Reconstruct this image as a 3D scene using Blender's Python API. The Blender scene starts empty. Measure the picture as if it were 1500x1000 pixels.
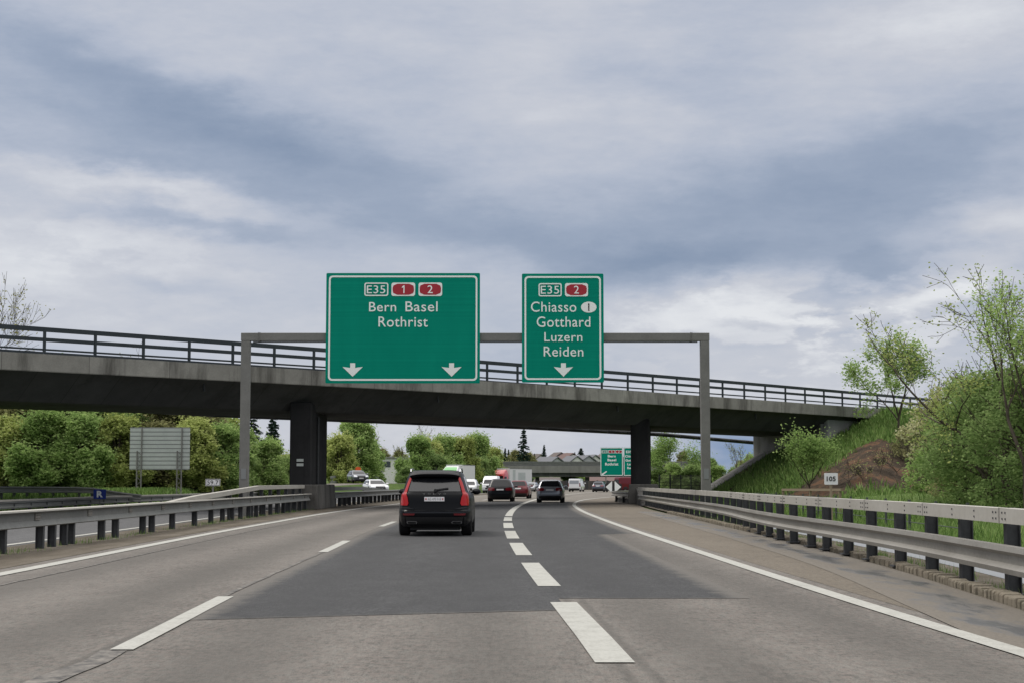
import bpy, bmesh, math, random
import numpy as np
from mathutils import Vector, Matrix

R = math.radians
random.seed(7)
RNG = np.random.default_rng(11)
scene = bpy.context.scene
COL = scene.collection

# ------------------------------------------------------------------ camera
F = 2320.0                       # focal length in pixels of the 1500 px wide photograph
CAM_H = 1.35
PITCH = math.atan(206.0 / F)
cd = bpy.data.cameras.new("camera")
cam = bpy.data.objects.new("camera", cd)
COL.objects.link(cam)
cam.location = (0, 0, CAM_H)
cam.rotation_euler = (R(90) + PITCH, 0, 0)
cd.sensor_width = 36.0
cd.lens = F / 1500.0 * 36.0
cd.clip_start = 0.1
cd.clip_end = 20000
scene.camera = cam

# ------------------------------------------------------------------ world: overcast sky
SUN_EL, SUN_AZ = 52.0, -55.0     # high, veiled sun to the left and ahead
w = bpy.data.worlds.new("World")
scene.world = w
w.use_nodes = True
nt = w.node_tree
for n in list(nt.nodes):
    nt.nodes.remove(n)
N, L = nt.nodes, nt.links


def wval(x):
    return x


def wmath(op, a, b=None, c=None):
    n = N.new("ShaderNodeMath")
    n.operation = op
    for i, v in enumerate((a, b, c)):
        if v is None:
            continue
        if isinstance(v, (int, float)):
            n.inputs[i].default_value = v
        else:
            L.new(v, n.inputs[i])
    return n.outputs[0]


tc = N.new("ShaderNodeTexCoord")
sep = N.new("ShaderNodeSeparateXYZ")
L.new(tc.outputs["Generated"], sep.inputs[0])
az0 = wmath("MULTIPLY", wmath("ARCTAN2", sep.outputs[0], sep.outputs[1]), 57.29578)
el0 = wmath("MULTIPLY", wmath("ARCSINE", sep.outputs[2]), 57.29578)
comb = N.new("ShaderNodeCombineXYZ")
L.new(az0, comb.inputs[0])
L.new(el0, comb.inputs[1])


def wnoise(scale, sx, sy, detail=5, rough=0.55, off=0.0, rot=0.0):
    m = N.new("ShaderNodeMapping")
    m.inputs["Scale"].default_value = (sx, sy, 1)
    m.inputs["Rotation"].default_value = (0, 0, R(rot))
    m.inputs["Location"].default_value = (off, off * 0.7, 0)
    L.new(comb.outputs[0], m.inputs[0])
    n = N.new("ShaderNodeTexNoise")
    n.inputs["Scale"].default_value = scale
    n.inputs["Detail"].default_value = detail
    n.inputs["Roughness"].default_value = rough
    L.new(m.outputs[0], n.inputs["Vector"])
    return wmath("SUBTRACT", n.outputs["Fac"], 0.5)


# warp the directions so that cloud edges are ragged
wa = wnoise(0.22, 0.7, 1.6, 5, 0.6, 3.0)
wb = wnoise(0.30, 0.6, 1.5, 6, 0.62, 17.0)
az = wmath("MULTIPLY_ADD", wa, 7.0, az0)
el = wmath("MULTIPLY_ADD", wb, 2.6, el0)


def blob(a, e, sa, se, rot, amp):
    c, s = math.cos(R(rot)), math.sin(R(rot))
    da = wmath("SUBTRACT", az, a)
    de = wmath("SUBTRACT", el, e)
    u = wmath("DIVIDE", wmath("MULTIPLY_ADD", da, c, wmath("MULTIPLY", de, s)), sa)
    v = wmath("DIVIDE", wmath("MULTIPLY_ADD", da, -s, wmath("MULTIPLY", de, c)), se)
    q = wmath("MULTIPLY_ADD", u, u, wmath("MULTIPLY", v, v))
    g = wmath("EXPONENT", wmath("MULTIPLY", q, -1.0))
    return wmath("MULTIPLY", g, amp)


BLOBS = [
    (-13.5, 13.9, 7.0, 1.0, -17, -0.30), (-14.5, 11.2, 3.0, 0.35, -10, -0.12), (-8.5, 11.5, 8.5, 1.4, -11, -0.27), (-1.5, 9.0, 6.0, 0.9, -9, -0.26),
    (9.9, 9.8, 7.0, 1.9, 2, -0.40), (16.5, 12.0, 4.5, 1.5, 8, -0.30), (-12.0, 12.3, 8.0, 2.2, -12, -0.13), (6.0, 7.9, 4.5, 0.75, 2, -0.34),
    (13.0, 7.6, 2.2, 0.7, -6, -0.30),
    (-16.5, 7.6, 6.0, 1.9, -4, 0.26), (-13.0, 10.3, 5.5, 0.5, -8, 0.26), (-11.0, 9.2, 4.0, 0.4, -5, -0.26),
    (8.6, 6.0, 5.0, 0.85, 2, 0.36), (15.0, 6.6, 2.0, 0.5, 14, 0.42), (17.5, 9.0, 3.0, 0.8, 0, 0.30),
    (15.5, 16.0, 4.5, 1.2, 8, 0.24), (2.5, 14.5, 5.0, 3.4, 0, 0.12), (6.0, 14.3, 3.0, 0.8, -6, -0.18),
    (-4.0, 14.5, 4.0, 0.8, -14, -0.08), (10.2, 6.2, 1.1, 0.16, 4, -0.30), (8.4, 5.6, 1.3, 0.25, -3, -0.30),
    (12.5, 5.4, 1.6, 0.25, 5, -0.22), (-1.0, 5.0, 6.0, 1.4, 0, -0.06), (2.0, 2.2, 26.0, 2.2, 0, 0.14), (13.0, 4.3, 6.0, 1.0, 0, 0.16), (-12.0, 6.9, 2.5, 0.35, -6, -0.14),
]
tot = None
for b in BLOBS:
    g = blob(*b)
    tot = g if tot is None else wmath("ADD", tot, g)
n1 = wnoise(0.30, 0.35, 1.1, 7, 0.58, 40.0, -6)
n2 = wnoise(1.1, 0.35, 1.2, 6, 0.6, 9.0, -4)
lum = wmath("ADD", wmath("MULTIPLY_ADD", n1, 0.40, 0.60), tot)
lum = wmath("MULTIPLY_ADD", n2, 0.22, lum)
n3 = wnoise(2.6, 0.5, 1.3, 6, 0.65, 70.0, 3)
lum = wmath("MULTIPLY_ADD", n3, 0.10, lum)
n4 = wnoise(0.55, 0.42, 1.05, 8, 0.58, 23.0, 5)
edge = N.new("ShaderNodeMapRange")
edge.interpolation_type = "SMOOTHSTEP"
edge.inputs["From Min"].default_value = -0.035
edge.inputs["From Max"].default_value = 0.045
L.new(n4, edge.inputs["Value"])
cum = wmath("SUBTRACT", edge.outputs[0], 0.5)
lum = wmath("MULTIPLY_ADD", cum, 0.025, lum)
lum = wmath("MULTIPLY_ADD", wmath("MULTIPLY", cum, blob(12.0, 5.6, 7.0, 1.9, 0, 1.0)), 0.26, lum)
lum = wmath("MULTIPLY_ADD", wmath("MULTIPLY", cum, blob(-15.0, 8.5, 6.0, 2.2, -5, 1.0)), 0.06, lum)
ramp = N.new("ShaderNodeValToRGB")
L.new(lum, ramp.inputs[0])
cr = ramp.color_ramp
cr.elements[0].position = 0.0
cr.elements[0].color = (0.235, 0.300, 0.420, 1)
cr.elements[1].position = 1.0
cr.elements[1].color = (0.780, 0.795, 0.825, 1)
for p, c in ((0.30, (0.335, 0.395, 0.510, 1)), (0.52, (0.455, 0.500, 0.600, 1)), (0.72, (0.575, 0.597, 0.662, 1))):
    e_ = cr.elements.new(p)
    e_.color = c
# dark blue rain far off, low over the horizon to the right
rain = wmath("MULTIPLY", blob(8.3, 0.9, 2.6, 1.15, 0, 1.0), 0.85)
mixr = N.new("ShaderNodeMix")
mixr.data_type = "RGBA"
L.new(rain, mixr.inputs["Factor"])
L.new(ramp.outputs[0], mixr.inputs["A"])
mixr.inputs["B"].default_value = (0.13, 0.235, 0.43, 1)
# the cloud deck is brighter overhead than near the horizon
gain = wmath("MULTIPLY_ADD", wmath("SMOOTH_MIN", wmath("MAXIMUM", wmath("DIVIDE", wmath("SUBTRACT", el0, 17.0), 40.0), 0.0), 1.0, 0.1), 2.0, 1.0)
sky = N.new("ShaderNodeTexSky")
sky.sky_type = "NISHITA"
sky.sun_disc = False
sky.sun_elevation = R(SUN_EL)
sky.sun_rotation = R(SUN_AZ)
mixw = N.new("ShaderNodeMix")
mixw.data_type = "RGBA"
L.new(wmath("MINIMUM", wmath("MULTIPLY", wmath("SUBTRACT", gain, 1.0), 2.2), 0.85), mixw.inputs["Factor"])
L.new(mixr.outputs["Result"], mixw.inputs["A"])
mixw.inputs["B"].default_value = (0.69, 0.665, 0.635, 1)
gm = N.new("ShaderNodeVectorMath")
gm.operation = "SCALE"
L.new(mixw.outputs["Result"], gm.inputs[0])
L.new(wmath("MULTIPLY", gain, 10.0), gm.inputs["Scale"])
mixs = N.new("ShaderNodeMix")
mixs.data_type = "RGBA"
mixs.inputs["Factor"].default_value = 0.95
L.new(sky.outputs[0], mixs.inputs["A"])
L.new(gm.outputs[0], mixs.inputs["B"])
bg = N.new("ShaderNodeBackground")
bg.inputs["Strength"].default_value = 0.1
L.new(mixs.outputs["Result"], bg.inputs[0])
wo = N.new("ShaderNodeOutputWorld")
L.new(bg.outputs[0], wo.inputs[0])

# ------------------------------------------------------------------ veiled sun
sd = bpy.data.lights.new("sun", "SUN")
sun = bpy.data.objects.new("sun", sd)
COL.objects.link(sun)
sd.energy = 1.5
sd.angle = R(18)
sd.color = (1.0, 0.945, 0.865)
_dir = Vector((math.sin(R(SUN_AZ)) * math.cos(R(SUN_EL)), math.cos(R(SUN_AZ)) * math.cos(R(SUN_EL)), math.sin(R(SUN_EL))))
sun.rotation_euler = _dir.to_track_quat("Z", "Y").to_euler()

vs = scene.view_settings
vs.view_transform = "Standard"
vs.look = "None"
vs.exposure = 0.0
vs.gamma = 1.0
vs.use_curve_mapping = False


# ------------------------------------------------------------------ measuring helpers
def D_of(y):
    return CAM_H / math.tan(math.atan((y - 500.0) / F) - PITCH)


def G(x, y):
    """ground point (X, D) seen at a place of the photograph"""
    d = D_of(y)
    return ((x - 750.0) / F * (d * math.cos(PITCH) - CAM_H * math.sin(PITCH)), d)


def P(x, y, D):
    """point at forward distance D seen at a place of the photograph"""
    v = Vector(((x - 750.0) / F, 1.0, (500.0 - y) / F))
    c, s = math.cos(PITCH), math.sin(PITCH)
    d = Vector((v.x, v.y * c - v.z * s, v.y * s + v.z * c))
    d = d * (D / d.y)
    return Vector((d.x, d.y, d.z + CAM_H))


def pchip(pts):
    pts = sorted(((d, x) for x, d in pts))
    ds = np.array([p[0] for p in pts])
    xs = np.array([p[1] for p in pts])
    m = np.gradient(xs, ds)

    def f(d):
        d = np.asarray(d, float)
        i = np.clip(np.searchsorted(ds, d) - 1, 0, len(ds) - 2)
        h = ds[i + 1] - ds[i]
        t = (d - ds[i]) / h
        tc_ = np.clip(t, 0, 1)
        a = (2 * tc_**3 - 3 * tc_**2 + 1) * xs[i] + (tc_**3 - 2 * tc_**2 + tc_) * h * m[i] \
            + (-2 * tc_**3 + 3 * tc_**2) * xs[i + 1] + (tc_**3 - tc_**2) * h * m[i + 1]
        lo, hi = np.minimum(d - ds[0], 0), np.maximum(d - ds[-1], 0)
        return a + lo * m[0] + hi * m[-1]
    return f


FAR_MD = [(0.0, 76), (0.55, 97), (2.1, 130), (5.2, 170), (9.8, 210), (14.2, 240), (26, 300), (52, 400), (84, 500)]
X_MD = pchip([(0.86, 6), G(901, 971), G(826, 883), G(777, 825), G(757, 797), (-0.08, 46), (-0.15, 60)] + FAR_MD)
X_DL = pchip([(-2.95, 6), G(178, 952), G(332, 873), G(478, 806), (-3.95, 42), (-4.05, 55), (-3.95, 76), (-3.3, 97), (-1.75, 130),
              (1.4, 170), (6.0, 210), (10.4, 240), (22.2, 300), (48.2, 400), (80, 500)])
X_LE = pchip([(-7.2, 6), G(0, 841), G(330, 777), G(426, 760), (-8.15, 60), (-8.05, 76), (-7.35, 97), (-5.8, 130),
              (-2.5, 170), (2.1, 210), (6.6, 240), (18.4, 300), (44.4, 400), (76, 500)])
X_RE = pchip([(4.3, 6), G(1500, 957), G(1000, 800), (3.32, 58), (3.38, 80), (3.95, 101), (5.4, 122), (8.2, 142), (14.0, 170), (22, 200),
              (35, 240), (60, 300)])
X_KERB = pchip([(4.6, 6), G(1500, 893), G(1330, 838), G(1150, 791), (6.6, 52), (7.4, 92), (8.5, 110), (11, 135), (15, 160), (30, 210), (60, 300)])
X_RAIL = pchip([(5.0, 6), G(1490, 878), G(1366, 844), G(1246, 815), G(1166, 797), (7.0, 52), (7.35, 70), (7.75, 92)])
X_LRAIL = pchip([(-9.5, 6), (-9.65, 30), (-9.7, 37), (-9.85, 46), (-10.0, 55), (-10.1, 70), (-10.1, 82), (-9.5, 100), (-8.0, 130), (-4.8, 170),
                 (-0.2, 210), (4.2, 240), (16, 300), (42, 400), (74, 500)])
X_OR = pchip([(-10.7, 6), (-10.9, 34), (-11.3, 53), (-11.9, 80), (-11.4, 105), (-9.9, 130), (-6.7, 170), (-2.2, 210), (2.3, 240), (14, 300), (40, 400), (72, 500)])

# ------------------------------------------------------------------ materials
MATS = {}


def mat(name, color=(0.5, 0.5, 0.5), rough=0.6, metal=0.0, coat=0.0, spec=0.5):
    m = bpy.data.materials.new(name)
    m.use_nodes = True
    b = m.node_tree.nodes["Principled BSDF"]
    b.inputs["Base Color"].default_value = (*color, 1)
    b.inputs["Roughness"].default_value = rough
    b.inputs["Metallic"].default_value = metal
    b.inputs["Coat Weight"].default_value = coat
    b.inputs["Specular IOR Level"].default_value = spec
    b.inputs["Coat Roughness"].default_value = 0.08
    MATS[name] = m
    return m


class NB:
    """short-hand for adding nodes to a material"""

    def __init__(s, m):
        s.m, s.t = m, m.node_tree
        s.b = s.t.nodes["Principled BSDF"]
        s.tc = s.t.nodes.new("ShaderNodeTexCoord")

    def noise(s, scale, detail=4, rough=0.55, stretch=None, src="Object"):
        n = s.t.nodes.new("ShaderNodeTexNoise")
        n.inputs["Scale"].default_value = scale
        n.inputs["Detail"].default_value = detail
        n.inputs["Roughness"].default_value = rough
        v = s.tc.outputs[src]
        if stretch:
            mp = s.t.nodes.new("ShaderNodeMapping")
            mp.inputs["Scale"].default_value = stretch
            s.t.links.new(v, mp.inputs[0])
            v = mp.outputs[0]
        s.t.links.new(v, n.inputs["Vector"])
        return n.outputs["Fac"]

    def attr(s, name):
        n = s.t.nodes.new("ShaderNodeAttribute")
        n.attribute_name = name
        return n.outputs["Fac"]

    def math(s, op, a, b=None, c=None):
        n = s.t.nodes.new("ShaderNodeMath")
        n.operation = op
        for i, v in enumerate((a, b, c)):
            if v is None:
                continue
            if isinstance(v, (int, float)):
                n.inputs[i].default_value = v
            else:
                s.t.links.new(v, n.inputs[i])
        return n.outputs[0]

    def ramp(s, fac, stops):
        n = s.t.nodes.new("ShaderNodeValToRGB")
        s.t.links.new(fac, n.inputs[0])
        e = n.color_ramp.elements
        e[0].position, e[0].color = stops[0][0], (*stops[0][1], 1)
        e[1].position, e[1].color = stops[-1][0], (*stops[-1][1], 1)
        for p, c in stops[1:-1]:
            q = e.new(p)
            q.color = (*c, 1)
        return n.outputs[0]

    def mix(s, fac, a, b, mode="MIX"):
        n = s.t.nodes.new("ShaderNodeMix")
        n.data_type = "RGBA"
        n.blend_type = mode
        for k, v in (("Factor", fac), ("A", a), ("B", b)):
            if isinstance(v, (int, float)):
                n.inputs[k].default_value = v
            elif isinstance(v, tuple):
                n.inputs[k].default_value = (*v, 1)
            else:
                s.t.links.new(v, n.inputs[k])
        return n.outputs["Result"]

    def color(s, v):
        s.t.links.new(v, s.b.inputs["Base Color"])

    def rough(s, v):
        s.t.links.new(v, s.b.inputs["Roughness"])

    def bump(s, h, strength=0.3, dist=0.02):
        n = s.t.nodes.new("ShaderNodeBump")
        n.inputs["Strength"].default_value = strength
        n.inputs["Distance"].default_value = dist
        s.t.links.new(h, n.inputs["Height"])
        s.t.links.new(n.outputs[0], s.b.inputs["Normal"])


def asphalt(name, dark, light, tint=None, wheel=0.0, grain=0.55, crack=True):
    m = mat(name, light, 0.9, spec=0.25)
    q = NB(m)
    big = q.noise(0.35, 4, 0.6, (1.0, 0.25, 1))
    fine = q.noise(20, 4, 0.85, (1.0, 0.22, 1))
    grit = q.noise(60, 2, 0.75, (1.0, 0.55, 1))
    f = q.math("ADD", q.math("MULTIPLY", big, 0.45), q.math("ADD", q.math("MULTIPLY", fine, grain * 2.0), q.math("MULTIPLY", grit, 0.65)))
    mott = q.noise(2.6, 4, 0.7, (1.0, 0.4, 1))
    f = q.math("ADD", f, q.math("MULTIPLY", mott, 0.5))
    f = q.math("SUBTRACT", f, 0.72 + grain * 0.25)
    c = q.ramp(f, [(0.30, dark), (0.70, light)])
    if tint:
        tn = q.ramp(q.noise(11, 4, 0.75), [(0.44, (0, 0, 0)), (0.60, (1, 1, 1))])
        c = q.mix(q.math("MULTIPLY", tn, 0.6), c, tint)
    if wheel:
        # polished, darker wheel tracks: 'lat' runs 0..1 over every lane
        a = q.attr("lat")
        tr = q.math("POWER", q.math("ABSOLUTE", q.math("SINE", q.math("MULTIPLY", a, 2 * math.pi))), 2.0)
        tr = q.math("MULTIPLY", tr, q.math("ADD", 0.4, q.noise(0.5, 3, 0.6, (1, 0.15, 1))))
        c = q.mix(q.math("MULTIPLY", tr, wheel), c, dark)
    if crack:
        cr_ = q.ramp(q.noise(0.9, 6, 0.65, (1.0, 0.12, 1)), [(0.485, (0, 0, 0)), (0.5, (1, 1, 1)), (0.515, (0, 0, 0))])
        sel = q.ramp(q.noise(0.12, 2, 0.5), [(0.55, (0, 0, 0)), (0.62, (1, 1, 1))])
        c = q.mix(q.math("MULTIPLY", q.math("MULTIPLY", cr_, sel), 0.25), c, (0.035, 0.033, 0.03))
    q.color(c)
    q.bump(q.math("ADD", fine, grit), 0.7, 0.015)
    return m


M_road = asphalt("worn_asphalt", (0.075, 0.071, 0.065), (0.187, 0.180, 0.164), (0.196, 0.164, 0.147), 0.6)
M_patch = asphalt("dark_asphalt", (0.041, 0.042, 0.044), (0.081, 0.082, 0.085), None, 0.55, 0.45)
q = NB(M_patch)
ed = q.attr("edge")
em = q.ramp(q.math("ADD", ed, q.math("MULTIPLY", q.math("SUBTRACT", q.noise(3.5, 5, 0.7), 0.5), 0.9)), [(0.18, (1, 1, 1)), (0.62, (0, 0, 0))])
old = q.b.inputs["Base Color"].links[0].from_socket
q.color(q.mix(q.math("MULTIPLY", em, 0.75), old, (0.145, 0.135, 0.122)))
M_shoulder = asphalt("shoulder_asphalt", (0.091, 0.080, 0.065), (0.164, 0.145, 0.120), (0.170, 0.142, 0.107), 0.0, 0.55, False)
M_opp = asphalt("grey_asphalt", (0.065, 0.066, 0.068), (0.118, 0.119, 0.123), None, 0.0, 0.5)
M_pale = asphalt("pale_asphalt", (0.126, 0.115, 0.100), (0.222, 0.204, 0.178), None, 0.0, 0.45, False)

M_line = mat("white_road_paint", (0.72, 0.71, 0.66), 0.75, spec=0.3)
q = NB(M_line)
wear = q.ramp(q.math("ADD", q.math("MULTIPLY", q.noise(30, 4, 0.7), 0.7), q.math("MULTIPLY", q.noise(3, 3, 0.6), 0.4)), [(0.36, (0.255, 0.253, 0.231)), (0.60, (0.382, 0.383, 0.354))])
q.color(wear)
q.bump(q.noise(60, 2, 0.6), 0.3, 0.006)

M_median = mat("median_grit", (0.15, 0.13, 0.1), 0.95, spec=0.15)
q = NB(M_median)
q.color(q.ramp(q.math("ADD", q.math("MULTIPLY", q.noise(1.4, 5, 0.65, (1, 0.25, 1)), 0.7), q.math("MULTIPLY", q.noise(30, 3, 0.7), 0.3)),
               [(0.3, (0.05, 0.042, 0.031)), (0.5, (0.105, 0.09, 0.07)), (0.68, (0.165, 0.148, 0.124))]))
q.bump(q.noise(25, 4, 0.7), 0.6, 0.02)

M_gutter = mat("wet_gutter", (0.2, 0.17, 0.13), 0.8)
q = NB(M_gutter)
a = q.attr("lat")
bell = q.math("MULTIPLY", q.math("MULTIPLY", a, q.math("SUBTRACT", 1.0, a)), 4.0)
nz = q.ramp(q.math("ADD", q.math("MULTIPLY", q.noise(1.6, 5, 0.65, (1.3, 0.3, 1)), 1.0), q.math("MULTIPLY", bell, 0.28)), [(0.70, (0, 0, 0)), (0.84, (1, 1, 1))])
mask = q.math("MULTIPLY", nz, q.math("MINIMUM", q.math("MULTIPLY", bell, 2.0), 1.0))
cc = q.ramp(q.noise(24, 3, 0.75), [(0.3, (0.091, 0.080, 0.065)), (0.7, (0.164, 0.145, 0.120))])
q.color(q.mix(mask, cc, (0.055, 0.055, 0.055)))
q.rough(q.math("SUBTRACT", 0.88, q.math("MULTIPLY", mask, 0.55)))

M_kerb = mat("kerb_stone", (0.210, 0.189, 0.147), 0.9, spec=0.25)
q = NB(M_kerb)
gi = q.t.nodes.new("ShaderNodeNewGeometry")
q.color(q.mix(q.ramp(q.noise(9, 4, 0.7), [(0.38, (0, 0, 0)), (0.62, (1, 1, 1))]), q.ramp(gi.outputs["Random Per Island"], [(0, (0.14, 0.12, 0.085)), (1, (0.255, 0.22, 0.17))]), (0.17, 0.15, 0.115)))
q.bump(q.noise(18, 4, 0.7), 0.6, 0.02)

M_channel = mat("drain_concrete", (0.186, 0.198, 0.214), 0.5)


def concrete(name, a, b, stain, amount=0.6, vert=True, joint=0.0):
    m = mat(name, b, 0.9, spec=0.2)
    q = NB(m)
    c = q.ramp(q.math("ADD", q.math("MULTIPLY", q.noise(0.8, 5, 0.65), 0.65), q.math("MULTIPLY", q.noise(14, 4, 0.7), 0.35)), [(0.32, a), (0.66, b)])
    st = q.ramp(q.noise(0.55, 6, 0.7, (1.2, 1.2, 0.22)), [(0.50, (0, 0, 0)), (0.66, (1, 1, 1))])
    c = q.mix(q.math("MULTIPLY", st, amount), c, stain)
    if joint:
        dt = q.t.nodes.new("ShaderNodeVectorMath")
        dt.operation = "DOT_PRODUCT"
        q.t.links.new(q.tc.outputs["Object"], dt.inputs[0])
        dt.inputs[1].default_value = (0.679, 0.734, 0.0)
        fr = q.math("FRACT", q.math("DIVIDE", q.math("ADD", dt.outputs["Value"], 400.0), joint))
        ln = q.math("LESS_THAN", fr, 0.035 / joint)
        c = q.mix(q.math("MULTIPLY", ln, 0.7), c, stain)
        bay = q.t.nodes.new("ShaderNodeTexWhiteNoise")
        bay.noise_dimensions = "1D"
        q.t.links.new(q.math("FLOOR", q.math("DIVIDE", q.math("ADD", dt.outputs["Value"], 400.0), joint)), bay.inputs["W"])
        c = q.mix(q.math("MULTIPLY", bay.outputs["Value"], 0.28), c, stain)
    q.color(c)
    q.bump(q.noise(16, 4, 0.7), 0.25, 0.02)
    return m


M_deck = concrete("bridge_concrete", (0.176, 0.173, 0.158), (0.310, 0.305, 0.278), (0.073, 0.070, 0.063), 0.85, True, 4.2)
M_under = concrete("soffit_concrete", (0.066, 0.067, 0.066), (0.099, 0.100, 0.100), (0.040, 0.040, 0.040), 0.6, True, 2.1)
M_pier = concrete("pier_concrete", (0.020, 0.020, 0.021), (0.032, 0.032, 0.034), (0.011, 0.011, 0.012), 0.8)  # one very dark concrete tone over the whole pier
M_plinth = concrete("plinth_concrete", (0.072, 0.070, 0.065), (0.128, 0.123, 0.116), (0.030, 0.029, 0.027), 0.8)
M_wing = concrete("wing_concrete", (0.342, 0.342, 0.333), (0.450, 0.450, 0.441), (0.234, 0.234, 0.225), 0.4)
M_abut = concrete("abutment_concrete", (0.178, 0.174, 0.167), (0.252, 0.248, 0.242), (0.089, 0.085, 0.082), 0.6)
M_farconc = concrete("far_concrete", (0.173, 0.169, 0.162), (0.238, 0.234, 0.223), (0.130, 0.127, 0.122), 0.4)


def steel(name, a, b, rough=0.55, metal=0.35):
    m = mat(name, b, rough, metal)
    q = NB(m)
    c = q.ramp(q.math("ADD", q.math("MULTIPLY", q.noise(1.1, 5, 0.65, (1, 0.5, 1.6)), 0.6), q.math("MULTIPLY", q.noise(13, 4, 0.7), 0.4)), [(0.32, a), (0.66, b)])
    q.color(c)
    q.rough(q.math("ADD", rough - 0.1, q.math("MULTIPLY", q.noise(6, 3, 0.6), 0.25)))
    return m


M_rail = steel("weathered_galvanised", (0.187, 0.176, 0.156), (0.296, 0.285, 0.261))
M_railpale = steel("pale_galvanised", (0.317, 0.302, 0.266), (0.418, 0.403, 0.367), 0.6, 0.15)
M_raildull = steel("dull_galvanised", (0.13, 0.135, 0.13), (0.22, 0.225, 0.215), 0.65, 0.1)
M_post = steel("dark_post_steel", (0.030, 0.033, 0.036), (0.07, 0.073, 0.078), 0.6, 0.3)
M_gantry = steel("gantry_steel", (0.132, 0.131, 0.123), (0.186, 0.185, 0.174), 0.6, 0.15)
M_parapet = steel("parapet_steel", (0.014, 0.022, 0.027), (0.033, 0.043, 0.051), 0.5, 0.3)
M_alu = steel("aluminium_slats", (0.360, 0.396, 0.378), (0.468, 0.500, 0.482), 0.5, 0.2)
M_black = mat("black_plastic", (0.012, 0.012, 0.013), 0.5)
M_rubber = mat("tyre_rubber", (0.015, 0.015, 0.016), 0.85, spec=0.2)
M_glass = mat("tinted_glass", (0.012, 0.013, 0.016), 0.08, 0.0, 0.0, 0.38)
M_smoked = mat("smoked_rear_glass", (0.014, 0.015, 0.018), 0.12, 0.0, 0.0, 0.75)
M_rim = mat("alloy_rim", (0.30, 0.30, 0.31), 0.35, 0.8)
M_chrome = mat("chrome_trim", (0.62, 0.62, 0.64), 0.2, 1.0)
M_tail = mat("tail_light_lens", (0.33, 0.008, 0.010), 0.25, 0.0, 0.15, 0.3)
M_tail.node_tree.nodes["Principled BSDF"].inputs["Emission Color"].default_value = (1.0, 0.02, 0.02, 1)
M_tail.node_tree.nodes["Principled BSDF"].inputs["Emission Strength"].default_value = 0.05
M_taildull = mat("unlit_tail_light", (0.17, 0.010, 0.016), 0.2, 0.0, 0.6)
M_reflect = mat("red_reflector", (0.13, 0.010, 0.014), 0.3)
M_lamp = mat("headlight_lens", (0.75, 0.77, 0.8), 0.12, 0.1, 0.5)
M_plate = mat("white_plate", (0.666, 0.666, 0.675), 0.5)
M_ink = mat("black_ink", (0.02, 0.02, 0.022), 0.6)
M_greyink = mat("grey_ink", (0.26, 0.26, 0.28), 0.6)
M_redink = mat("red_ink", (0.46, 0.17, 0.18), 0.5)
M_sgreen = mat("sign_green", (0.0, 0.150, 0.098), 0.6, spec=0.06)
q = NB(M_sgreen)
rib = q.noise(1.0, 2, 0.5, (0.02, 1, 9.0))
stn = q.noise(0.9, 6, 0.7, (1.5, 1, 0.35))
q.color(q.ramp(q.math("ADD", q.math("MULTIPLY", rib, 0.6), q.math("MULTIPLY", stn, 0.4)), [(0.34, (0.0, 0.195, 0.137)), (0.66, (0.002, 0.252, 0.172))]))
M_swhite = mat("sign_white", (0.80, 0.83, 0.81), 0.5)
M_sred = mat("sign_red", (0.34, 0.010, 0.022), 0.45)
M_sblue = mat("sign_blue", (0.02, 0.045, 0.26), 0.55, spec=0.2)
M_signback = mat("sign_backing", (0.22, 0.23, 0.23), 0.5, 0.4)
M_orange = mat("orange_sign", (0.72, 0.10, 0.02), 0.5)
M_wood = mat("weathered_timber", (0.24, 0.19, 0.13), 0.9)
M_darkwall = mat("dark_noise_wall", (0.06, 0.053, 0.05), 0.9)
q = NB(M_darkwall)
q.color(q.ramp(q.noise(0.5, 3, 0.6, (1, 1, 0.1)), [(0.3, (0.045, 0.04, 0.038)), (0.7, (0.085, 0.076, 0.07))]))
M_fence = mat("fence_wire", (0.05, 0.06, 0.055), 0.7)
M_mesh = mat("fence_panel", (0.12, 0.115, 0.10), 0.9)


def paint(name, color, metal=0.0, rough=0.28):
    return mat(name, color, rough, metal, 1.0)


M_pblack = mat("black_car_paint", (0.004, 0.0045, 0.006), 0.38, 0.0, 0.12, 0.12)
M_pnavy = mat("near_black_paint", (0.007, 0.008, 0.011), 0.36, 0.0, 0.25, 0.2)
M_pgrey = paint("grey_car_paint", (0.20, 0.215, 0.25), 0.35)
M_pwhite = paint("white_car_paint", (0.70, 0.71, 0.72))
M_pred = mat("dark_red_paint", (0.115, 0.007, 0.014), 0.32, 0.1, 0.35, 0.3)
M_psilver = paint("silver_car_paint", (0.50, 0.52, 0.55), 0.6)
M_pblue = paint("dark_blue_paint", (0.05, 0.06, 0.085), 0.4)
M_ptruckred = paint("truck_red_paint", (0.48, 0.025, 0.03))
M_ptruckgreen = paint("truck_green_paint", (0.07, 0.36, 0.06))
M_ptarp = mat("trailer_white", (0.60, 0.61, 0.60), 0.6)

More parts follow.
